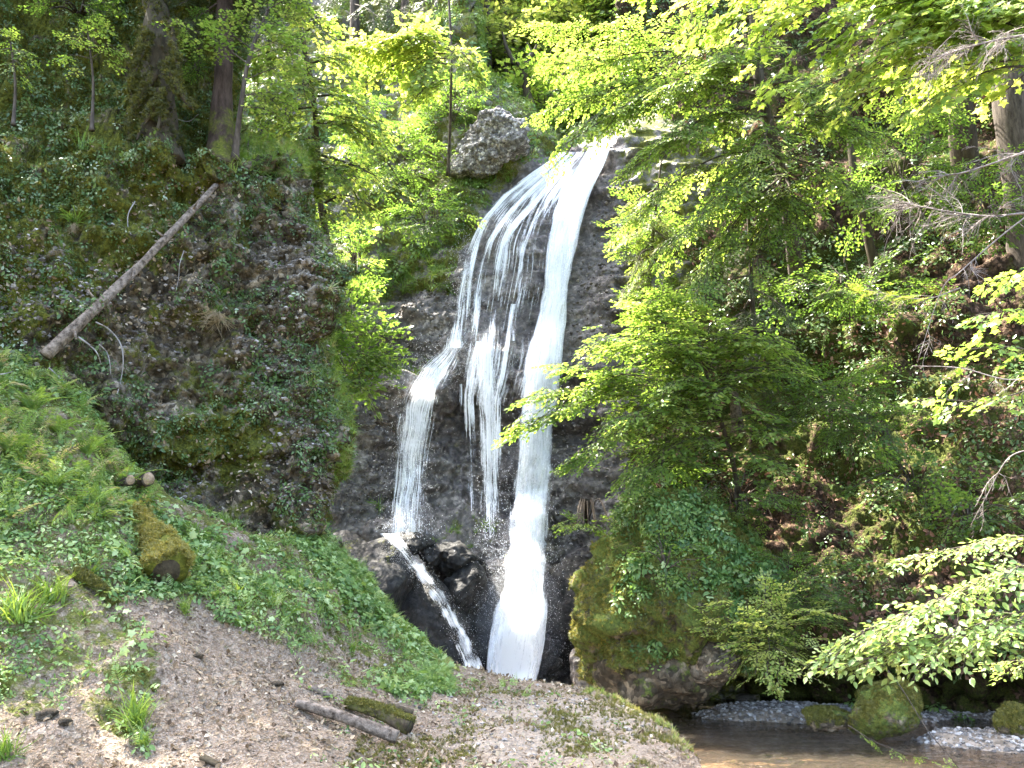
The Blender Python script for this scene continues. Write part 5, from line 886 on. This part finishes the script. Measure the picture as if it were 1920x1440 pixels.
near_branch('lowest maple twig with pale leaves, reaching farthest left', 'maple', [(1990, 700), (1900, 740), (1820, 752), (1745, 745)], [6.4, 6.4, 6.4, 6.4], 7, .25, .65, 'maple', G_)
G_ = 'leafy branches over the stream'
for lab, pts, n, sz in (('topmost pale leafy branch over the stream at the right edge', [(2000, 1010), (1920, 1005), (1830, 1020), (1725, 1040)], 13, .3), ('broad leafy branch over the stream below the topmost one', [(2020, 1030), (1900, 1065), (1800, 1110), (1700, 1150), (1590, 1195)], 26, .42), ('leafy branch with large round leaves in the middle over the stream', [(2020, 1130), (1900, 1150), (1790, 1185), (1700, 1205), (1640, 1210)], 26, .42), ('lowest leafy branch hanging above the round golden boulder', [(2020, 1150), (1900, 1175), (1790, 1195), (1690, 1222), (1600, 1225)], 22, .36), ('short leafy branch low at the right edge beside the stream', [(2020, 1240), (1960, 1235), (1890, 1240)], 8, .3)):
    near_branch(lab, 'hazel_big', pts, np.linspace(5.6, 6.2, len(pts)), int(n * 1.5), sz, .7, 'pale_leaf', G_, .008)
near_branch('thin twig trailing down past the round golden boulder into the stream', 'hazel', [(1650, 1240), (1690, 1290), (1740, 1370), (1790, 1430), (1810, 1470)], [7.6] * 5, 2, .1, .6, 'beech', None, .006)
near_branch('thin twig with small leaf clusters in front of the stream at the bottom right', 'hazel', [(1590, 1360), (1650, 1395), (1740, 1425), (1800, 1440)], [7.6] * 4, 7, .16, .6, 'beech', None, .004)
for px, py, s, lab in ((1760, 1320, .25, 'small seedling with bright leaves right of the round golden boulder'), (1810, 1340, .22, 'low seedling on the gravel near the right edge'), (1600, 1315, .2, 'few pale leaves just left of the round golden boulder')):
    b = on(px, py + 15, 0, ('bed', 'right')) ; mb = MB(); strew(mb, HERB, b + jit(4, .03), np.tile(UPV, (4, 1)) + jit(4, .2), s, s * 1.3, .65, .1); mb.add(*tube([b - UPV * .1, b + UPV * s * .6], [.01, .006], 5)); tag(mb.build('seedling', M['herb'], None, smooth=False, origin=b), lab, 'seedling', 'seedlings by the stream')

# ------------------------------------------------------------------ light
w = bpy.data.worlds.new('World'); scene.world = w; w.use_nodes = True; nt = w.node_tree; nt.nodes.clear()
SUN_EL, SUN_ROT = R(62), R(-55)
sky = nt.nodes.new('ShaderNodeTexSky'); sky.sky_type = 'NISHITA'; sky.sun_disc = False; sky.sun_elevation = SUN_EL; sky.sun_rotation = SUN_ROT; sky.dust_density = 4.; sky.ozone_density = .4
bg = nt.nodes.new('ShaderNodeBackground'); bg.inputs[1].default_value = .15; wo = nt.nodes.new('ShaderNodeOutputWorld')
nt.links.new(sky.outputs[0], bg.inputs[0]); nt.links.new(bg.outputs[0], wo.inputs[0])
sun = bpy.data.lights.new('sun', 'SUN'); sun.energy = 4.2; sun.angle = R(.5); sun.color = (1, .94, .82)
so = bpy.data.objects.new('sun', sun); COL.objects.link(so)
dv = Vector((math.sin(SUN_ROT) * math.cos(SUN_EL), math.cos(SUN_ROT) * math.cos(SUN_EL), math.sin(SUN_EL)))
so.rotation_euler = dv.to_track_quat('Z', 'Y').to_euler(); so.location = (0, 0, 60)
scene.view_settings.view_transform = 'Standard'; scene.view_settings.look = 'None'; scene.view_settings.gamma = 1; scene.view_settings.exposure = 3.4
scene.cycles.max_bounces = 8; scene.cycles.transparent_max_bounces = 24; scene.cycles.use_denoising = True
